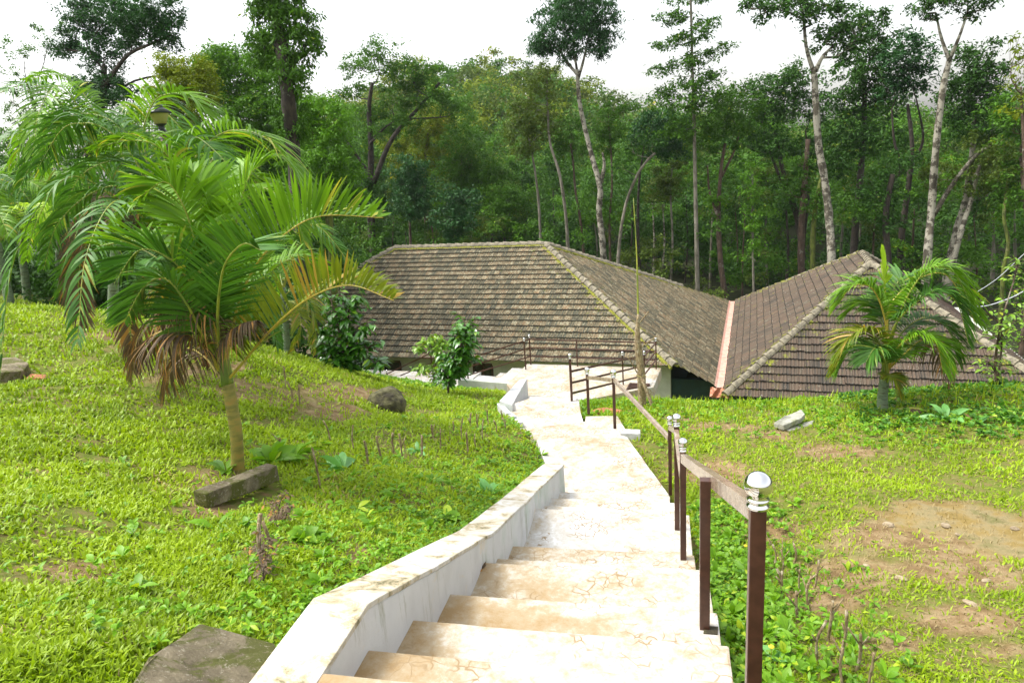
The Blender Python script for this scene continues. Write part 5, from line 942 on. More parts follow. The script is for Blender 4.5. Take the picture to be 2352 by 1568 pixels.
# ------------------------------------------------------------------ trees
random.seed(31); G = "tall trees of the wood behind the house"
TR = [
 # label, Y, trunk, r0, crown, leaf, bark, kwargs
 ("dark heavy-crowned tree with a spreading open head at the top left", 24, [(200, 420), (215, 330), (235, 230), (240, 150)], .28, [(180, 20, 45, 35), (330, 20, 85, 42), (250, 45, 70, 45), (240, 120, 50, 45), (215, 185, 55, 40), (385, 85, 36, 30), (350, 60, 55, 35), (300, 100, 30, 20), (240, 215, 70, 30), (140, 110, 36, 22), (170, 75, 34, 30)], 'leaf_blue', 'bark_dark', dict(Ln=.16, Wd=.07, dens=2.4, sub=.36, extra=[([(240, 200), (290, 130), (350, 100), (395, 80)], .09), ([(215, 260), (300, 190), (400, 170), (440, 160)], .06)])),
 ("thin airy tree with sparse leaves at the left edge of the sky", 26, [(90, 420), (85, 330), (80, 250), (60, 180)], .12, [(60, 110, 45, 30), (40, 190, 40, 30), (90, 180, 35, 24), (20, 230, 35, 25), (100, 240, 40, 24), (60, 275, 45, 25), (120, 70, 35, 25), (25, 320, 40, 30)], 'leaf_mid', 'bark_brown', dict(Ln=.15, Wd=.07, dens=.55, sub=.3, twig=1.6)),
 ("round yellow-green tree behind the garden lamp", 22, [(410, 420), (405, 320), (400, 260)], .16, [(430, 175, 58, 38), (385, 160, 40, 28), (455, 215, 38, 32), (390, 210, 50, 35), (415, 250, 55, 40)], 'leaf_yel', 'bark_brown', dict(Ln=.14, Wd=.06, dens=3.0, sub=.34)),
 ("mid-green dome of a tree between the yellow-green tree and the tall thick stem", 28, [(560, 460), (550, 350), (545, 250)], .22, [(510, 140, 58, 34), (565, 170, 62, 42), (600, 200, 45, 40), (500, 200, 60, 45), (575, 260, 70, 55), (480, 160, 45, 30), (620, 290, 50, 50)], 'leaf_bright', 'bark_brown', dict(Ln=.18, Wd=.08, dens=3.2, sub=.42)),
 ("tall thick-stemmed tree clothed in drooping leaves, cut off by the top of the picture", 19, [(708, 640), (690, 520), (672, 330), (660, 210), (645, 100), (628, 0), (618, -60)], .26, [(608, 90, 46, 36), (690, 55, 40, 34), (700, 110, 34, 40), (610, 20, 40, 26), (660, 150, 42, 36), (590, 120, 34, 26), (640, 60, 36, 34), (672, 190, 36, 26), (645, -20, 60, 26), (715, 80, 22, 34), (632, 120, 30, 50), (655, 240, 40, 30), (640, 20, 40, 30), (668, 290, 44, 34)], 'leaf_mid', 'bark_dark', dict(Ln=.19, Wd=.065, dens=3.0, sub=.32, down=.7, r1=.17, twig=.8)),
 ("bright green feathery tree right of the thick-stemmed tree", 23, [(765, 640), (760, 560), (757, 450), (745, 360)], .17, [(690, 255, 55, 35), (745, 250, 45, 30), (780, 300, 45, 45), (710, 310, 60, 45), (760, 370, 62, 50), (690, 390, 50, 45), (800, 420, 36, 40), (740, 440, 60, 36)], 'leaf_bright', 'bark_moss', dict(Ln=.17, Wd=.07, dens=3.0, sub=.36, down=.4)),
 ("open spreading tree with a mossy forking trunk left of the skyline gap", 44, [(862, 620), (850, 480), (852, 350), (848, 250), (855, 190)], .32, [(865, 125, 50, 32), (905, 150, 40, 26), (820, 150, 46, 22), (800, 205, 34, 22), (835, 260, 46, 30), (940, 175, 40, 26), (985, 165, 40, 28), (960, 220, 46, 32), (1020, 215, 42, 34), (900, 225, 42, 28), (1050, 250, 34, 34), (880, 300, 50, 36), (800, 320, 40, 30), (930, 270, 46, 30)], 'leaf_mid', 'bark_dark', dict(Ln=.24, Wd=.11, dens=1.45, sub=.55, extra=[([(858, 420), (900, 320), (960, 250), (1010, 190)], .2), ([(850, 400), (800, 330), (785, 300)], .12), ([(850, 330), (905, 280), (1010, 270)], .1)])),
 ("broad tree with yellowing leaves in the middle of the wood", 49, [(985, 640), (980, 520), (975, 400), (985, 300)], .28, [(1000, 265, 45, 30), (965, 300, 50, 34), (1035, 310, 45, 36), (950, 360, 56, 42), (1010, 365, 50, 40), (905, 340, 40, 30), (925, 410, 46, 40), (1060, 360, 36, 36)], 'leaf_yel', 'bark_brown', dict(Ln=.24, Wd=.11, dens=2.1, sub=.55)),
 ("deep green rounded tree right of the yellowing tree", 47, [(1050, 640), (1052, 520), (1060, 420)], .24, [(1060, 330, 50, 36), (1085, 370, 46, 36), (1045, 390, 50, 36), (1120, 410, 50, 30), (1080, 430, 56, 34), (1150, 400, 46, 26)], 'leaf_mid', 'bark_dark', dict(Ln=.22, Wd=.10, dens=2.1, sub=.5)),
 ("bluish dark bushy tree just above the left of the roof ridge", 41, [(945, 640), (943, 560), (940, 480)], .16, [(940, 385, 42, 30), (925, 420, 40, 32), (965, 430, 42, 34), (940, 465, 46, 30), (960, 490, 30, 22)], 'leaf_blue', 'bark_brown', dict(Ln=.20, Wd=.10, dens=2.3, sub=.42)),
 ("small glossy tree tipped with pale young leaves above the ridge", 39.5, [(1040, 640), (1042, 560), (1040, 500)], .12, [(1030, 455, 36, 26), (1060, 470, 36, 30), (1030, 500, 40, 30), (1068, 510, 34, 28), (1085, 450, 22, 18), (1045, 540, 30, 16)], 'leaf_blue', 'bark_brown', dict(Ln=.22, Wd=.11, dens=1.9, sub=.36)),
 ("light green round crown low above the ridge between thin trunks", 45, [(1165, 620), (1160, 560), (1155, 500)], .14, [(1160, 445, 42, 26), (1185, 470, 36, 30), (1150, 490, 46, 36), (1190, 520, 36, 30)], 'leaf_mid', 'bark_dark', dict(Ln=.20, Wd=.09, dens=2.0, sub=.42)),
 ("slim pale-stemmed tree with a small tufted crown left of the crooked white one", 43, [(1243, 640), (1242, 560), (1236, 450), (1225, 370), (1215, 320)], .13, [(1215, 270, 42, 26), (1195, 310, 40, 26), (1235, 300, 38, 26), (1210, 345, 36, 20), (1175, 290, 22, 16)], 'leaf_olive', 'bark_white', dict(Ln=.22, Wd=.10, dens=1.7, sub=.4)),
 ("crooked white-trunked tree with a loose leaning crown", 42, [(1308, 640), (1300, 500), (1285, 400), (1264, 330), (1258, 250), (1256, 180)], .13, [(1250, 160, 26, 18), (1230, 190, 34, 22), (1268, 205, 26, 26), (1212, 225, 36, 20), (1240, 255, 36, 22), (1190, 245, 26, 16), (1270, 280, 24, 20)], 'leaf_olive', 'bark_white', dict(Ln=.22, Wd=.10, dens=1.25, sub=.34, r1=.05)),
 ("tall umbrella-crowned tree with a forked crooked trunk against the open sky", 41, [(1388, 640), (1384, 560), (1376, 480), (1378, 430), (1352, 330), (1332, 240), (1325, 160)], .24, [(1318, 30, 62, 34), (1270, 60, 45, 34), (1380, 40, 44, 32), (1345, 80, 56, 30), (1250, 95, 38, 26), (1300, 110, 46, 24), (1400, 80, 30, 22), (1330, 0, 70, 26), (1235, 115, 24, 14), (1370, 115, 30, 16)], 'leaf_blue', 'bark_mottle', dict(Ln=.26, Wd=.08, dens=1.9, sub=.45, down=.7, r1=.10, extra=[([(1325, 170), (1300, 140), (1280, 100)], .10), ([(1328, 180), (1340, 140), (1350, 90)], .10), ([(1325, 160), (1318, 110), (1320, 60)], .08), ([(1380, 420), (1388, 380), (1384, 350)], .14)])),
 ("thin brown trunk with few leaves just left of the umbrella-crowned tree", 44, [(1345, 640), (1335, 520), (1322, 440), (1316, 370), (1310, 330)], .12, [(1300, 290, 40, 24), (1320, 330, 40, 28), (1290, 340, 34, 22)], 'leaf_mid', 'bark_brown', dict(Ln=.20, Wd=.09, dens=1.6, sub=.38)),
 ("slender tree with a small pointed crown right of the umbrella-crowned tree", 43, [(1404, 640), (1400, 520), (1406, 420), (1402, 330), (1398, 290)], .10, [(1398, 250, 24, 18), (1390, 285, 34, 22), (1410, 300, 34, 24), (1395, 335, 34, 24), (1440, 250, 24, 10)], 'leaf_mid', 'bark_brown', dict(Ln=.20, Wd=.09, dens=1.6, sub=.34)),
 ("leaning white stem that curves up to the right behind the roof", 40.5, [(1418, 640), (1420, 590), (1426, 530), (1440, 460), (1465, 400), (1490, 365), (1505, 352)], .12, [(1450, 330, 30, 20), (1430, 390, 26, 24), (1500, 330, 26, 14)], 'leaf_dark', 'bark_white', dict(Ln=.22, Wd=.10, dens=1.2, sub=.34, r1=.06)),
 ("dark drooping crown between the white stem and the pagoda-shaped tree", 45, [(1470, 640), (1465, 520), (1468, 420), (1480, 330)], .14, [(1500, 275, 44, 26), (1540, 290, 38, 30), (1480, 310, 36, 24), (1520, 330, 46, 28), (1555, 340, 34, 24)], 'leaf_blue', 'bark_dark', dict(Ln=.26, Wd=.09, dens=1.9, sub=.42, down=.7)),
 ("pagoda-shaped tree with airy tiers of branches on a pale straight trunk", 40.5, [(1602, 680), (1600, 560), (1597, 430), (1594, 280), (1590, 140), (1586, -20)], .16, [(1585, -10, 50, 14), (1555, 40, 45, 12), (1625, 50, 34, 12), (1590, 85, 46, 14), (1535, 100, 40, 11), (1640, 115, 40, 13), (1590, 140, 50, 16), (1520, 160, 34, 11), (1600, 185, 60, 20), (1520, 215, 38, 13), (1560, 235, 60, 22), (1625, 240, 50, 24), (1590, 290, 70, 26), (1540, 300, 40, 16)], 'leaf_mid', 'bark_white', dict(Ln=.22, Wd=.10, dens=1.5, sub=.32, twig=.6, r1=.05)),
 ("forked brown-trunked tree with a flat green crown beside the pagoda-shaped tree", 43, [(1668, 700), (1655, 600), (1650, 500), (1655, 400), (1665, 330)], .22, [(1650, 220, 46, 28), (1700, 235, 46, 30), (1670, 280, 56, 30), (1620, 330, 46, 30), (1710, 300, 40, 30)], 'leaf_mid', 'bark_brown', dict(Ln=.24, Wd=.11, dens=1.7, sub=.45, extra=[([(1650, 500), (1630, 440), (1625, 380)], .1), ([(1655, 410), (1685, 350), (1700, 300)], .09)])),
 ("wide dark umbrella crown on several leaning stems behind the mottled trunk", 48, [(1850, 700), (1835, 520), (1800, 400), (1780, 300)], .24, [(1790, 190, 56, 26), (1850, 175, 50, 28), (1740, 210, 48, 24), (1800, 240, 70, 30), (1860, 250, 50, 34), (1740, 270, 50, 26), (1700, 330, 50, 24), (1790, 330, 66, 28), (1870, 350, 50, 34)], 'leaf_dark', 'bark_dark', dict(Ln=.26, Wd=.12, dens=1.7, sub=.5, extra=[([(1840, 520), (1780, 380), (1750, 280)], .12), ([(1845, 560), (1860, 400), (1850, 300)], .12)])),
 ("very tall mottled pale trunk forking high up in front of the dark crowns", 39.5, [(1914, 700), (1910, 600), (1905, 510), (1895, 420), (1880, 330), (1874, 240), (1870, 170)], .24, [(1905, 85, 42, 26), (1935, 45, 36, 26), (1950, 110, 40, 30), (1845, 20, 46, 22), (1790, 5, 50, 16), (1730, 12, 36, 12), (1755, 35, 26, 14), (1900, 10, 50, 20), (1960, 70, 36, 30), (1855, 45, 22, 16)], 'leaf_dark', 'bark_mottle', dict(Ln=.26, Wd=.12, dens=1.8, sub=.42, r1=.15, extra=[([(1870, 170), (1852, 110), (1845, 40), (1835, 0)], .11), ([(1872, 165), (1890, 130), (1915, 105)], .12), ([(1845, 45), (1800, 25), (1730, 20)], .06)])),
 ("dark tall crown behind and right of the mottled trunk", 46, [(1955, 700), (1962, 560), (1975, 420), (1985, 280), (1985, 180)], .26, [(1990, 40, 46, 28), (2010, 90, 44, 34), (1965, 150, 46, 36), (2020, 150, 40, 36), (1990, 210, 56, 36), (1940, 230, 44, 36), (2030, 240, 36, 34), (1960, 300, 60, 40), (2010, 330, 56, 40), (1930, 370, 50, 40)], 'leaf_dark', 'bark_dark', dict(Ln=.26, Wd=.12, dens=2.0, sub=.5, down=.5)),
 ("rounded blue-green crown on a dark bent stem left of the tall forked tree", 44, [(2075, 700), (2070, 560), (2085, 440), (2095, 340), (2085, 240)], .22, [(2085, 95, 40, 26), (2110, 130, 42, 30), (2060, 140, 42, 34), (2095, 175, 46, 30), (2050, 195, 34, 26)], 'leaf_blue', 'bark_dark', dict(Ln=.26, Wd=.12, dens=2.2, sub=.45, extra=[([(2080, 400), (2055, 330), (2048, 250)], .10), ([(2092, 380), (2120, 320), (2105, 230)], .10)])),
 ("tall reddish forked tree whose head reaches the top right of the picture", 38.5, [(2122, 700), (2130, 590), (2140, 470), (2150, 340), (2165, 210), (2180, 140)], .23, [(2125, 15, 34, 16), (2160, -5, 36, 16), (2220, 5, 50, 20), (2262, 12, 22, 12), (2235, 35, 26, 14), (2200, -25, 60, 22), (2135, 40, 20, 12)], 'leaf_dark', 'bark_mottle', dict(Ln=.22, Wd=.10, dens=1.4, sub=.32, r1=.12, extra=[([(2180, 140), (2160, 80), (2150, 30)], .09), ([(2180, 140), (2205, 80), (2225, 20)], .09)])),
 ("dense dark crown left of the right-hand gap with leafy branches hanging low", 42, [(2165, 700), (2190, 560), (2220, 450), (2235, 330), (2240, 230)], .26, [(2240, 125, 46, 26), (2210, 165, 46, 30), (2275, 165, 46, 34), (2230, 215, 60, 34), (2285, 225, 40, 36), (2195, 245, 36, 28), (2240, 280, 56, 34), (2290, 300, 50, 40)], 'leaf_dark', 'bark_mottle', dict(Ln=.24, Wd=.11, dens=2.1, sub=.48)),
 ("leaning mottled trunk with its bough crossing the pale gap at the right", 41, [(2172, 690), (2185, 620), (2205, 540), (2230, 460), (2250, 380)], .22, [(2270, 340, 50, 36), (2310, 370, 50, 40), (2240, 400, 40, 36), (2300, 430, 50, 40), (2150, 400, 36, 36)], 'leaf_olive', 'bark_mottle', dict(Ln=.22, Wd=.10, dens=1.9, sub=.45, extra=[([(2140, 500), (2190, 420), (2250, 350), (2300, 330)], .14)])),
 ("sparse pinnate tree at the extreme right edge of the sky", 30, [(2365, 640), (2358, 450), (2350, 300), (2345, 200)], .10, [(2340, 90, 22, 18), (2352, 130, 26, 22), (2335, 175, 22, 22), (2350, 215, 24, 20), (2330, 250, 20, 18)], 'leaf_yel', 'bark_brown', dict(Ln=.24, Wd=.09, dens=1.0, sub=.3, down=.5)),
 ("bright leafy mass hanging at the right edge above the cable", 37, [(2372, 700), (2365, 560), (2350, 420), (2345, 330)], .16, [(2300, 250, 36, 24), (2330, 290, 44, 36), (2345, 350, 40, 40), (2320, 410, 36, 34), (2352, 450, 36, 40)], 'leaf_mid', 'bark_brown', dict(Ln=.22, Wd=.10, dens=2.0, sub=.42)),
 ("thin mossy twisting trunk near the right edge over the dark shade", 37, [(2300, 700), (2305, 620), (2316, 560), (2306, 500), (2312, 440), (2318, 400)], .10, [(2325, 370, 30, 22), (2300, 390, 26, 20)], 'leaf_olive', 'bark_moss', dict(Ln=.2, Wd=.09, dens=1.4, sub=.36, r1=.06)),
 ("column of bright climbing leaves on a thin pole-like trunk right of the forked tree", 40, [(1732, 720), (1730, 620), (1728, 500), (1726, 420)], .07, [(1728, 400, 22, 26), (1722, 440, 24, 26), (1734, 480, 24, 26), (1726, 520, 24, 24), (1738, 560, 18, 20), (1722, 590, 14, 14)], 'leaf_bright', 'bark_white', dict(Ln=.20, Wd=.10, dens=1.8, sub=.28, r1=.05)),
 ("grey-brown double trunk left of the mottled tree", 42, [(1842, 700), (1840, 600), (1842, 500), (1850, 400), (1856, 320)], .24, [(1830, 380, 30, 26), (1850, 420, 30, 24), (1815, 440, 22, 22)], 'leaf_mid', 'bark_brown', dict(Ln=.22, Wd=.10, dens=1.5, sub=.36, r1=.12)),
 ("mossy trunk standing close beside the grey-brown double trunk", 41, [(1872, 700), (1866, 600), (1870, 500), (1880, 440), (1890, 400)], .18, [(1880, 460, 24, 24), (1860, 480, 24, 18)], 'leaf_mid', 'bark_moss', dict(Ln=.2, Wd=.1, dens=1.4, sub=.34, r1=.10)),
 ("spotted straight trunk rising under the rounded blue-green crown", 41, [(2032, 700), (2040, 600), (2034, 500), (2050, 400)], .22, [(2040, 430, 40, 36), (2065, 380, 40, 30), (2010, 440, 36, 34), (2050, 500, 34, 30)], 'leaf_dark', 'bark_dark', dict(Ln=.24, Wd=.11, dens=1.9, sub=.45, r1=.12)),
 ("thin whitish trunk between the leaning stem and the pagoda-shaped tree", 46, [(1540, 660), (1545, 560), (1540, 440), (1545, 380)], .09, [(1545, 390, 34, 26), (1530, 430, 30, 24)], 'leaf_olive', 'bark_white', dict(Ln=.22, Wd=.10, dens=1.4, sub=.4, r1=.05)),
 ("grey speckled trunk with no low branches left of the ridge end", 44, [(862, 680), (860, 600), (858, 540), (856, 480)], .22, [(850, 460, 40, 30), (880, 440, 40, 30), (830, 430, 34, 28)], 'leaf_dark', 'bark_dark', dict(Ln=.24, Wd=.11, dens=1.8, sub=.5, r1=.14)),
 ("mossy yellow-green trunk rising just behind the left end of the roof", 27, [(766, 640), (762, 580), (757, 520), (750, 470)], .20, [(735, 470, 40, 26), (775, 455, 36, 24), (755, 440, 40, 24)], 'leaf_mid', 'bark_moss', dict(Ln=.16, Wd=.07, dens=1.8, sub=.34, r1=.15)),
]
for lb, Y, trk, r0, cr, lm, bk, kw in TR: tree(lb, Y, trk, r0, cr, lm, bk, **kw)
# plain thin stems deeper in the wood: each one a tree whose own crown merges into the canopy
th = [(820, 640, 815, 420, 52), (900, 640, 905, 470, 50), (925, 640, 930, 520, 47), (985, 640, 990, 500, 46), (1005, 640, 1000, 480, 52), (1090, 640, 1080, 500, 50), (1120, 640, 1135, 480, 52), (1210, 640, 1205, 460, 53), (1275, 640, 1270, 430, 52), (1370, 640, 1360, 480, 50), (1440, 640, 1452, 470, 48),
      (1500, 660, 1498, 460, 50), (1515, 660, 1522, 470, 46), (1570, 680, 1575, 450, 52), (1630, 690, 1638, 460, 50), (1690, 700, 1688, 470, 50), (1705, 700, 1712, 480, 46), (1765, 700, 1760, 450, 50), (1800, 700, 1806, 480, 47), (1935, 700, 1940, 470, 50), (1985, 700, 1978, 480, 52), (2005, 700, 2012, 470, 47), (2095, 700, 2100, 480, 50), (2245, 700, 2236, 490, 48), (2275, 700, 2282, 480, 50), (2335, 700, 2330, 480, 46)]
for k, (x0, y0, x1, y1, Y) in enumerate(th):
    bk = random.choice(['bark_dark', 'bark_brown', 'bark_brown', 'bark_white', 'bark_mottle']); mx = (x0 + x1) / 2 + random.uniform(-8, 8)
    tree("thin plain trunk with a small dark crown deep in the shaded wood behind the roofs", Y, [(x0, y0), (mx, (y0 + y1) / 2), (x1, y1)], random.uniform(.07, .15), [(x1 + random.uniform(-20, 20), y1 - 20, random.uniform(26, 40), random.uniform(22, 30)), (x1 + random.uniform(-30, 30), y1 - 60, 36, 26)], random.choice(['leaf_dark', 'leaf_mid', 'leaf_dark', 'leaf_olive']), bk, Ln=.24, Wd=.11, dens=1.3, sub=.5, group="thin trunks deep in the wood", twig=.6)

# ------------------------------------------------------------------ masses nobody could count: undergrowth and the far hillside wood
def mass(name, n, fx, fy, fzr, rad, lm, Ln, Wd, dens, sub):
    cen, rd = [], []
    for _ in range(n):
        y = rng.uniform(*fy); x = rng.uniform(fx[0] * y, fx[1] * y); z = float(far_z(np.array(x), np.array(y))) + rng.uniform(*fzr); r = rng.uniform(*rad); cen.append((x, y, z)); rd.append((r, r, r * rng.uniform(.6, .9)))
    V, Q, R = clumps(cen, rd, dens, Ln, Wd, sub); return V, Q, R
def join(parts):
    Vs, Qs, Rs, o = [], [], [], 0
    for V, Q, R in parts: Vs.append(V); Qs.append(Q + o); Rs.append(R); o += len(V)
    return np.concatenate(Vs), np.concatenate(Qs), np.concatenate(Rs)
V, Q, R = mass("undergrowth", 330, (-1.05, .42), (50, 60), (.2, 6.5), (1.2, 2.2), 'leaf_dark', .26, .12, 1.0, .7)
tag(npobj("undergrowth", V, Q, M['leaf_dark'], None, rnd=R), "dark tangle of undergrowth filling the wood behind the roofs", "undergrowth", kind="stuff")
for lm_, nn2 in (("leaf_mid", 90), ("leaf_bright", 45), ("leaf_olive", 45)):
    V, Q, R = mass("m", nn2, (-.80, .42), (40.5, 50), (1.0, 7.5), (.7, 1.5), lm_, .22, .10, 1.1, .5)
    tag(npobj("undergrowth", V, Q, M[lm_], None, rnd=R), {"leaf_mid": "mid-green", "leaf_bright": "bright green", "leaf_olive": "olive"}[lm_] + " saplings and climbers filling the gaps between the trunks", "undergrowth", kind="stuff")
V, Q, R = mass("wood", 330, (-1.15, .45), (62, 82), (1, 12), (2.0, 3.6), 'leaf_mid', .34, .17, 1.0, 1.0)
tag(npobj("woods", V, Q, M['leaf_mid'], None, rnd=R), "shaded inner wood closing the view between the trunks", "woods", kind="stuff")
parts = []
for lm in ('leaf_mid', 'leaf_yel', 'leaf_olive'):
    V, Q, R = mass("hill", 210, (-.95, .1), (84, 165), (2, 7), (2.5, 4.5), lm, .6, .32, 1.2, 1.3)
    tag(npobj("hill_forest", V, Q, M[lm], None, rnd=R), {"leaf_mid": "green crowns", "leaf_yel": "yellow-green crowns", "leaf_olive": "olive crowns"}[lm] + " of the distant hillside wood in the skyline gap", "forest", kind="stuff")
V, Q, R = mass("hillr", 200, (-.1, .6), (84, 200), (2, 8), (3, 5), 'leaf_olive', .7, .36, 1.1, 1.5); tag(npobj("woods", V, Q, M['leaf_olive'], None, rnd=R), "far wood glimpsed through the right-hand trees", "woods", kind="stuff")
# leafy thickets: behind the left palms
def thicket(label, pts, lm, name="thicket", Ln=.14, Wd=.06, sub=.35, dens=1.8):
    cen, rd = [], []
    for x, y, Y, r in pts: c = ony(x, y, Y); cen.append(c); rd.append((r, r, r * .8))
    V, Q, R = clumps(cen, rd, dens, Ln, Wd, sub); o = npobj(name, V, Q, M[lm], None, rnd=R); tag(o, label, "thicket", kind="stuff")
thicket("dark shrubbery behind the palms along the left lawn edge", [(x, y, Y, 1.5) for x, y, Y in [(-30, 680, 14.5), (30, 670, 15), (100, 670, 15), (170, 670, 15), (230, 680, 14), (300, 690, 13.5), (350, 670, 14), (420, 700, 14), (480, 680, 14), (540, 700, 14), (600, 720, 14), (650, 720, 14.5), (200, 600, 16), (330, 600, 16), (450, 600, 16), (560, 580, 17), (-40, 640, 17), (20, 620, 18), (90, 620, 18), (160, 640, 18), (230, 620, 18), (300, 640, 18), (380, 640, 18), (460, 640, 18), (540, 640, 19), (600, 660, 19), (640, 620, 20), (0, 520, 20), (80, 500, 20), (170, 520, 20), (260, 540, 20), (340, 560, 20), (440, 560, 20), (540, 560, 20), (620, 540, 21), (700, 560, 24), (760, 600, 25), (-30, 420, 24), (60, 400, 26), (150, 420, 26), (320, 430, 26), (500, 460, 26), (600, 430, 28)]], 'leaf_dark', Ln=.2, Wd=.09, sub=.5)
thicket("mid-green shrubbery climbing behind the left palms", [(x, y, Y, 2.2) for x, y, Y in [(480, 300, 30), (560, 300, 31), (620, 330, 30), (500, 420, 29), (640, 440, 29), (580, 480, 28), (350, 300, 32), (200, 360, 32), (730, 520, 31), (20, 340, 30), (120, 330, 30), (430, 350, 28), (520, 360, 28), (620, 380, 30), (680, 480, 30), (0, 440, 28), (560, 420, 27), (820, 520, 48), (700, 450, 32)]], 'leaf_mid', Ln=.2, Wd=.09, sub=.5)

# ------------------------------------------------------------------ grass and weeds
random.seed(41)
def scatter(n, rmin, rmax, a0, a1):
    r = np.exp(rng.uniform(math.log(rmin), math.log(rmax), n)); a = rng.uniform(math.radians(a0), math.radians(a1), n)
    x, y = r * np.sin(a), r * np.cos(a); return x, y, r
SLABS = [[hit(*p)[:2] for p in q] for q in ([(455, 1445), (645, 1488), (655, 1530), (600, 1600), (280, 1640), (335, 1535)], [(-70, 845), (40, 838), (80, 856), (60, 876), (-70, 890)], [(470, 1160), (640, 1105), (655, 1140), (495, 1185)])]
def keep_ground(x, y):
    k = ~inpoly(x, y, STP); k &= ~((x > -9.3) & (x < -6) & (y > 17.9) & (y < 21.2)); k &= y < 21.5
    for q in SLABS: k &= ~inpoly(x, y, q)
    k &= ~((x > -17) & (x < -9) & (y > 19.6)); return k
def blades(x, y, r, m, name, L0, W0, label, lean=1.15, two=True):
    z = ground(x, y) - .005; n = len(x); s = np.clip(r / 4.5, .75, 3.2) ** .62; a = rng.uniform(0, 6.283, n); l = (L0 * s * rng.uniform(.5, 1.4, n))[:, None]; w = (W0 * s * rng.uniform(.7, 1.3, n))[:, None]
    ln = rng.uniform(.25, 1.25, n) * lean; d0 = np.stack([np.cos(a) * np.sin(ln * .6), np.sin(a) * np.sin(ln * .6), np.cos(ln * .6)], 1); d1 = np.stack([np.cos(a) * np.sin(ln * 1.3), np.sin(a) * np.sin(ln * 1.3), np.cos(ln * 1.3)], 1)
    sv = np.stack([-np.sin(a), np.cos(a), np.zeros(n)], 1); p = np.stack([x, y, z], 1); m1 = p + d0 * l * .5; t = m1 + d1 * l * .6
    V = np.stack([p - sv * w * .35, p + sv * w * .35, m1 + sv * w * .5, m1 - sv * w * .5, t + sv * w * .06, t - sv * w * .06], 1).reshape(-1, 3); b = (np.arange(n) * 6)[:, None]
    Q = np.stack([b + [[0, 1, 2, 3]], b + [[3, 2, 4, 5]]], 1).reshape(-1, 4); g = fbm(x * 1.5, y * 1.5, 33); R = np.repeat(np.clip(.55 * rng.random(n) + .75 * (g - .2), 0, 1), 2)
    o = npobj(name, V, Q, M[m], None, rnd=R); return tag(o, label, "grass", kind="stuff")
x, y, r = scatter(560000, 1.5, 24, -66, 30); k = keep_ground(x, y); x, y, r = x[k], y[k], r[k]
br = bare(x, y); dens = np.clip(.08 + 2.4 * (fbm(x * 3.2, y * 3.2, 50) - .27), 0, 1) * np.clip(.55 + 2.2 * (fbm(x * .7, y * .7, 51) - .33), .35, 1) * (1 - .78 * br) * np.where(x > 0, .80, 1); k = rng.random(len(x)) < dens; x, y, r = x[k], y[k], r[k]; k = mudf(x, y) < .3 + .3 * rng.random(len(x)); x, y, r = x[k], y[k], r[k]
right = (x > -.5 - .0 * y) & (x > -3 + 0 * y) & (x > -(y - 2) * .3)
blades(x[~right], y[~right], r[~right], 'grass', "lawn_grass", .045, .0150, "bright green carpet of broad grass on the slope left of the stairs")
blades(x[right], y[right], r[right], 'grass', "lawn_grass", .036, .011, "thin yellow-green grass over the bare lawn right of the stairs")
x, y, r = scatter(120000, 1.5, 20, -66, 30); k = keep_ground(x, y); x, y, r = x[k], y[k], r[k]; br = bare(x, y)
dn = np.clip(.10 + .5 * br * (1 - .6 * (br > .8)) + .5 * (fbm(x * 1.2, y * 1.2, 60) - .45) + .22 * (x > 0) + .22 * np.exp(-((x + 5.2) ** 2 + (y - 7.5) ** 2) / 6), 0, .7); k = rng.random(len(x)) < dn
blades(x[k], y[k], r[k], 'straw', "dry_grass", .036, .0055, "dry straw blades lying among the grass", lean=1.2)
# weeds along the stair edges, the hedge strips and the banks
def weeds(n, region, L0, m, name, label, nl=7, elev=(.1, 1.0), W=.42, h=.08):
    C = []; Ls = []
    while len(C) < n:
        x, y, dn_ = region(); 
        if not keep_ground(np.array([x]), np.array([y]))[0]: continue
        C.append((x, y, 0)); Ls.append(L0 * random.uniform(.6, 1.4) * max(1, math.hypot(x, y) / 9) ** .7)
    C = np.array(C); C[:, 2] = ground(C[:, 0], C[:, 1]) + np.array([random.uniform(0, h) for _ in C]); P, D, K = rosette_arrays(list(C), Ls, nl, elev)
    V, Q, R = bigleaves(None, P, D, 1, 1, m); 
    n_ = len(P)
    # rescale every leaf about its own root
    V = V.reshape(n_, 15, 3); V = P[:, None] + (V - P[:, None]) * (K[:, None, None]) * np.array([1, 1, 1]); 
    return V.reshape(-1, 3), Q, R
_bl = bigleaves
def bigleaves(parent, P, D, L, W, m, name="leaves", droop=.35): return _bl(parent, P, D, L, W if W != 1 else .38, m, name, droop)
def reg_right(): s = random.uniform(-2.2, 4.2); w = 1.5 + abs(random.gauss(0, .42)) + .05; p = st(s, w); return p[0], p[1], 1
def reg_leftwall(): s = random.uniform(-1.5, 7.5); w = -.32 - abs(random.gauss(0, .45)); p = st(s, w); return p[0], p[1], 1
def reg_leftmid(): s = random.uniform(-1, 8); w = -.4 - abs(random.gauss(0, 1.3)); p = st(s, w); return p[0], p[1], 1
def reg_bank(): x = random.uniform(-3, 9); return x, random.gauss(12.3 + .05 * x, 1.2), 1
def reg_bank2(): x = random.uniform(1.0, 9); return x, random.gauss(10.8, .7), 1
def reg_tree(): return random.gauss(-3.2, .9), random.gauss(13.8, 1.2), 1
def reg_edge(): return random.uniform(-11, -6.5), random.gauss(16.5, 1.3), 1
tag(npobj("weeds", *join([weeds(900, reg_right, .055, 'weed', "", "")])[:2], M['weed'], None, rnd=None), None) if False else None
def putweeds(label, regs, m):
    V, Q, R = join([weeds(n, rg, L0, m, "", "", nl, elev) for n, rg, L0, nl, elev in regs]); tag(npobj("weeds", V, Q, M[m], None, rnd=R, smoothf=True), label, "weeds", kind="stuff")
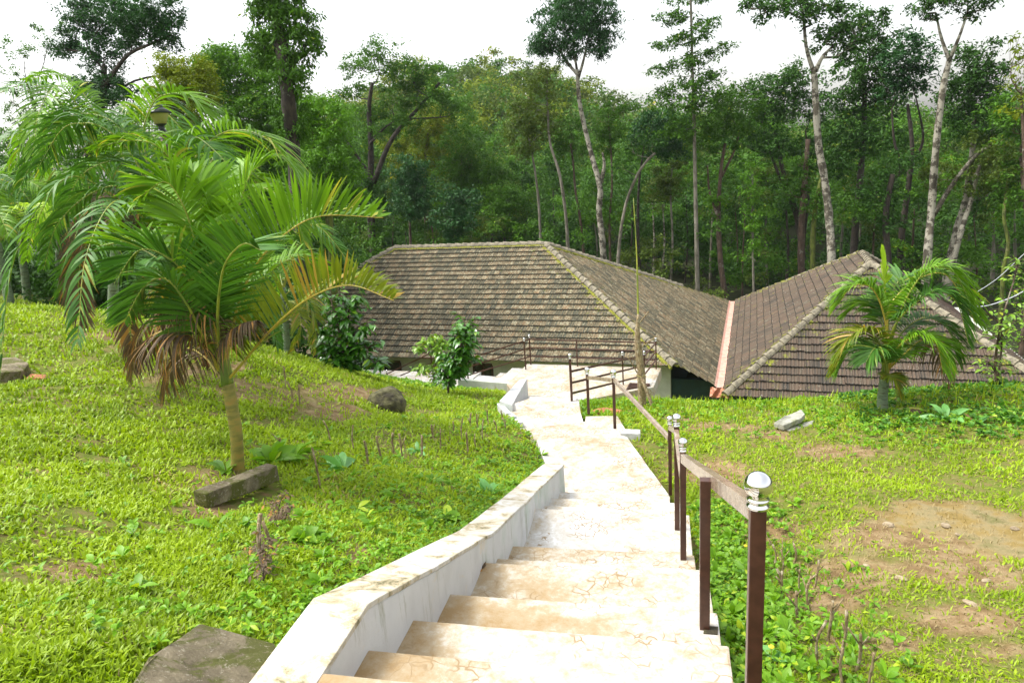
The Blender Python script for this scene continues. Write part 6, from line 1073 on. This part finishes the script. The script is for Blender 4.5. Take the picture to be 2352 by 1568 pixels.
putweeds("leafy weeds crowding the right edge of the stairs", [(1500, reg_right, .060, 7, (.1, 1.1)), (260, reg_right, .10, 6, (.4, 1.3))], 'weed')
putweeds("low leafy weeds spilling towards the coping on the left slope", [(900, reg_leftwall, .045, 7, (.1, 1.0)), (700, reg_leftmid, .042, 7, (.1, 1.0)), (90, reg_leftmid, .10, 7, (.2, 1.0))], 'weed')
putweeds("thick green weeds on the bank in front of the right roof", [(1500, reg_bank, .065, 7, (.1, 1.2)), (700, reg_bank2, .065, 7, (.1, 1.1)), (500, reg_tree, .085, 7, (.1, 1.2)), (900, reg_edge, .075, 7, (.1, 1.2))], 'weed')
def reg_far(): x = random.uniform(1.6, 10); return x, random.gauss(13.6 + .05 * x, .55), 1
def reg_hump(): x = random.uniform(1.6, 9); return x, random.gauss(11.2, .55), 1
putweeds("darker taller weeds along the top of the bank under the right eave", [(1100, reg_far, .085, 7, (.4, 1.3)), (900, reg_hump, .075, 7, (.3, 1.2))], 'weed_deep')
def reg_lip(): s = random.uniform(-1.2, 7.8); p = st(s, -.262 - abs(random.gauss(0, .03))); return p[0], p[1], 1
putweeds("small leaves creeping over the edge of the coping", [(420, reg_lip, .05, 6, (-.1, .7))], 'weed')
# tall grass blades on the bank and by the terrace
n = 5200; xs = np.concatenate([rng.uniform(-3, 9.5, n // 2), rng.normal(-3, 1, n // 4), rng.uniform(-12, -6.5, n // 4)]); ys = np.concatenate([rng.normal(12.8, 1.0, n // 2), rng.normal(14.5, 1.2, n // 4), rng.normal(17, 1, n // 4)]); k = keep_ground(xs, ys); xs, ys = xs[k], ys[k]
blades(xs, ys, np.full(len(xs), 9.0), 'grass', "tall_grass", .10, .011, "taller grass stalks standing along the banks", lean=.5)
# yellow flowers by the handrail
for k, (px, py) in enumerate([(1728, 1232), (1712, 1250), (1770, 1500)]):
    c = hit(px, py + 40); f = tag(empty("flower", tuple(c)), ["yellow button flower highest beside the second post", "yellow button flower just below the highest one", "yellow flower low in the weeds by the front post"][k], "flower", "yellow flowers right of the handrail"); t = c + UP * .16
    MB().tube([c, t], .0025, 5).build("stem", M['rachis'], f); MB().lathe(tuple(t), [(.002, 0), (.014, .004), (.017, .010), (.010, .016), (.002, .018)], 10).build("blossom", M['yellow'], f)

# ------------------------------------------------------------------ moist air
hz = MB().box(-150, -6, -14, 60, 215, 34).build("haze", None); tag(hz, kind="stuff"); hm_, hn, hl, hp = nt("haze_air"); hn.remove(hp)
pv = hn.new("ShaderNodeVolumePrincipled"); pv.inputs["Color"].default_value = (.92, .96, 1, 1); pv.inputs["Density"].default_value = .00022; pv.inputs["Anisotropy"].default_value = .3
hl.new(pv.outputs[0], hn["Material Output"].inputs["Volume"]); hz.data.materials.append(hm_)

random.seed(77)
ff = hit(2062, 948); fo = tag(empty("fallen_frond", tuple(ff)), "dark fallen frond sheath lying at the foot of the palm by the right roof", "dead frond")
frond(fo, [ff + UP * .05, ff + np.array([.25, -.15, .14]), ff + np.array([.6, -.3, .05])], .2, 'frond_dead', n=14, w=.05, vee=0, droop=.4, rr=.035)
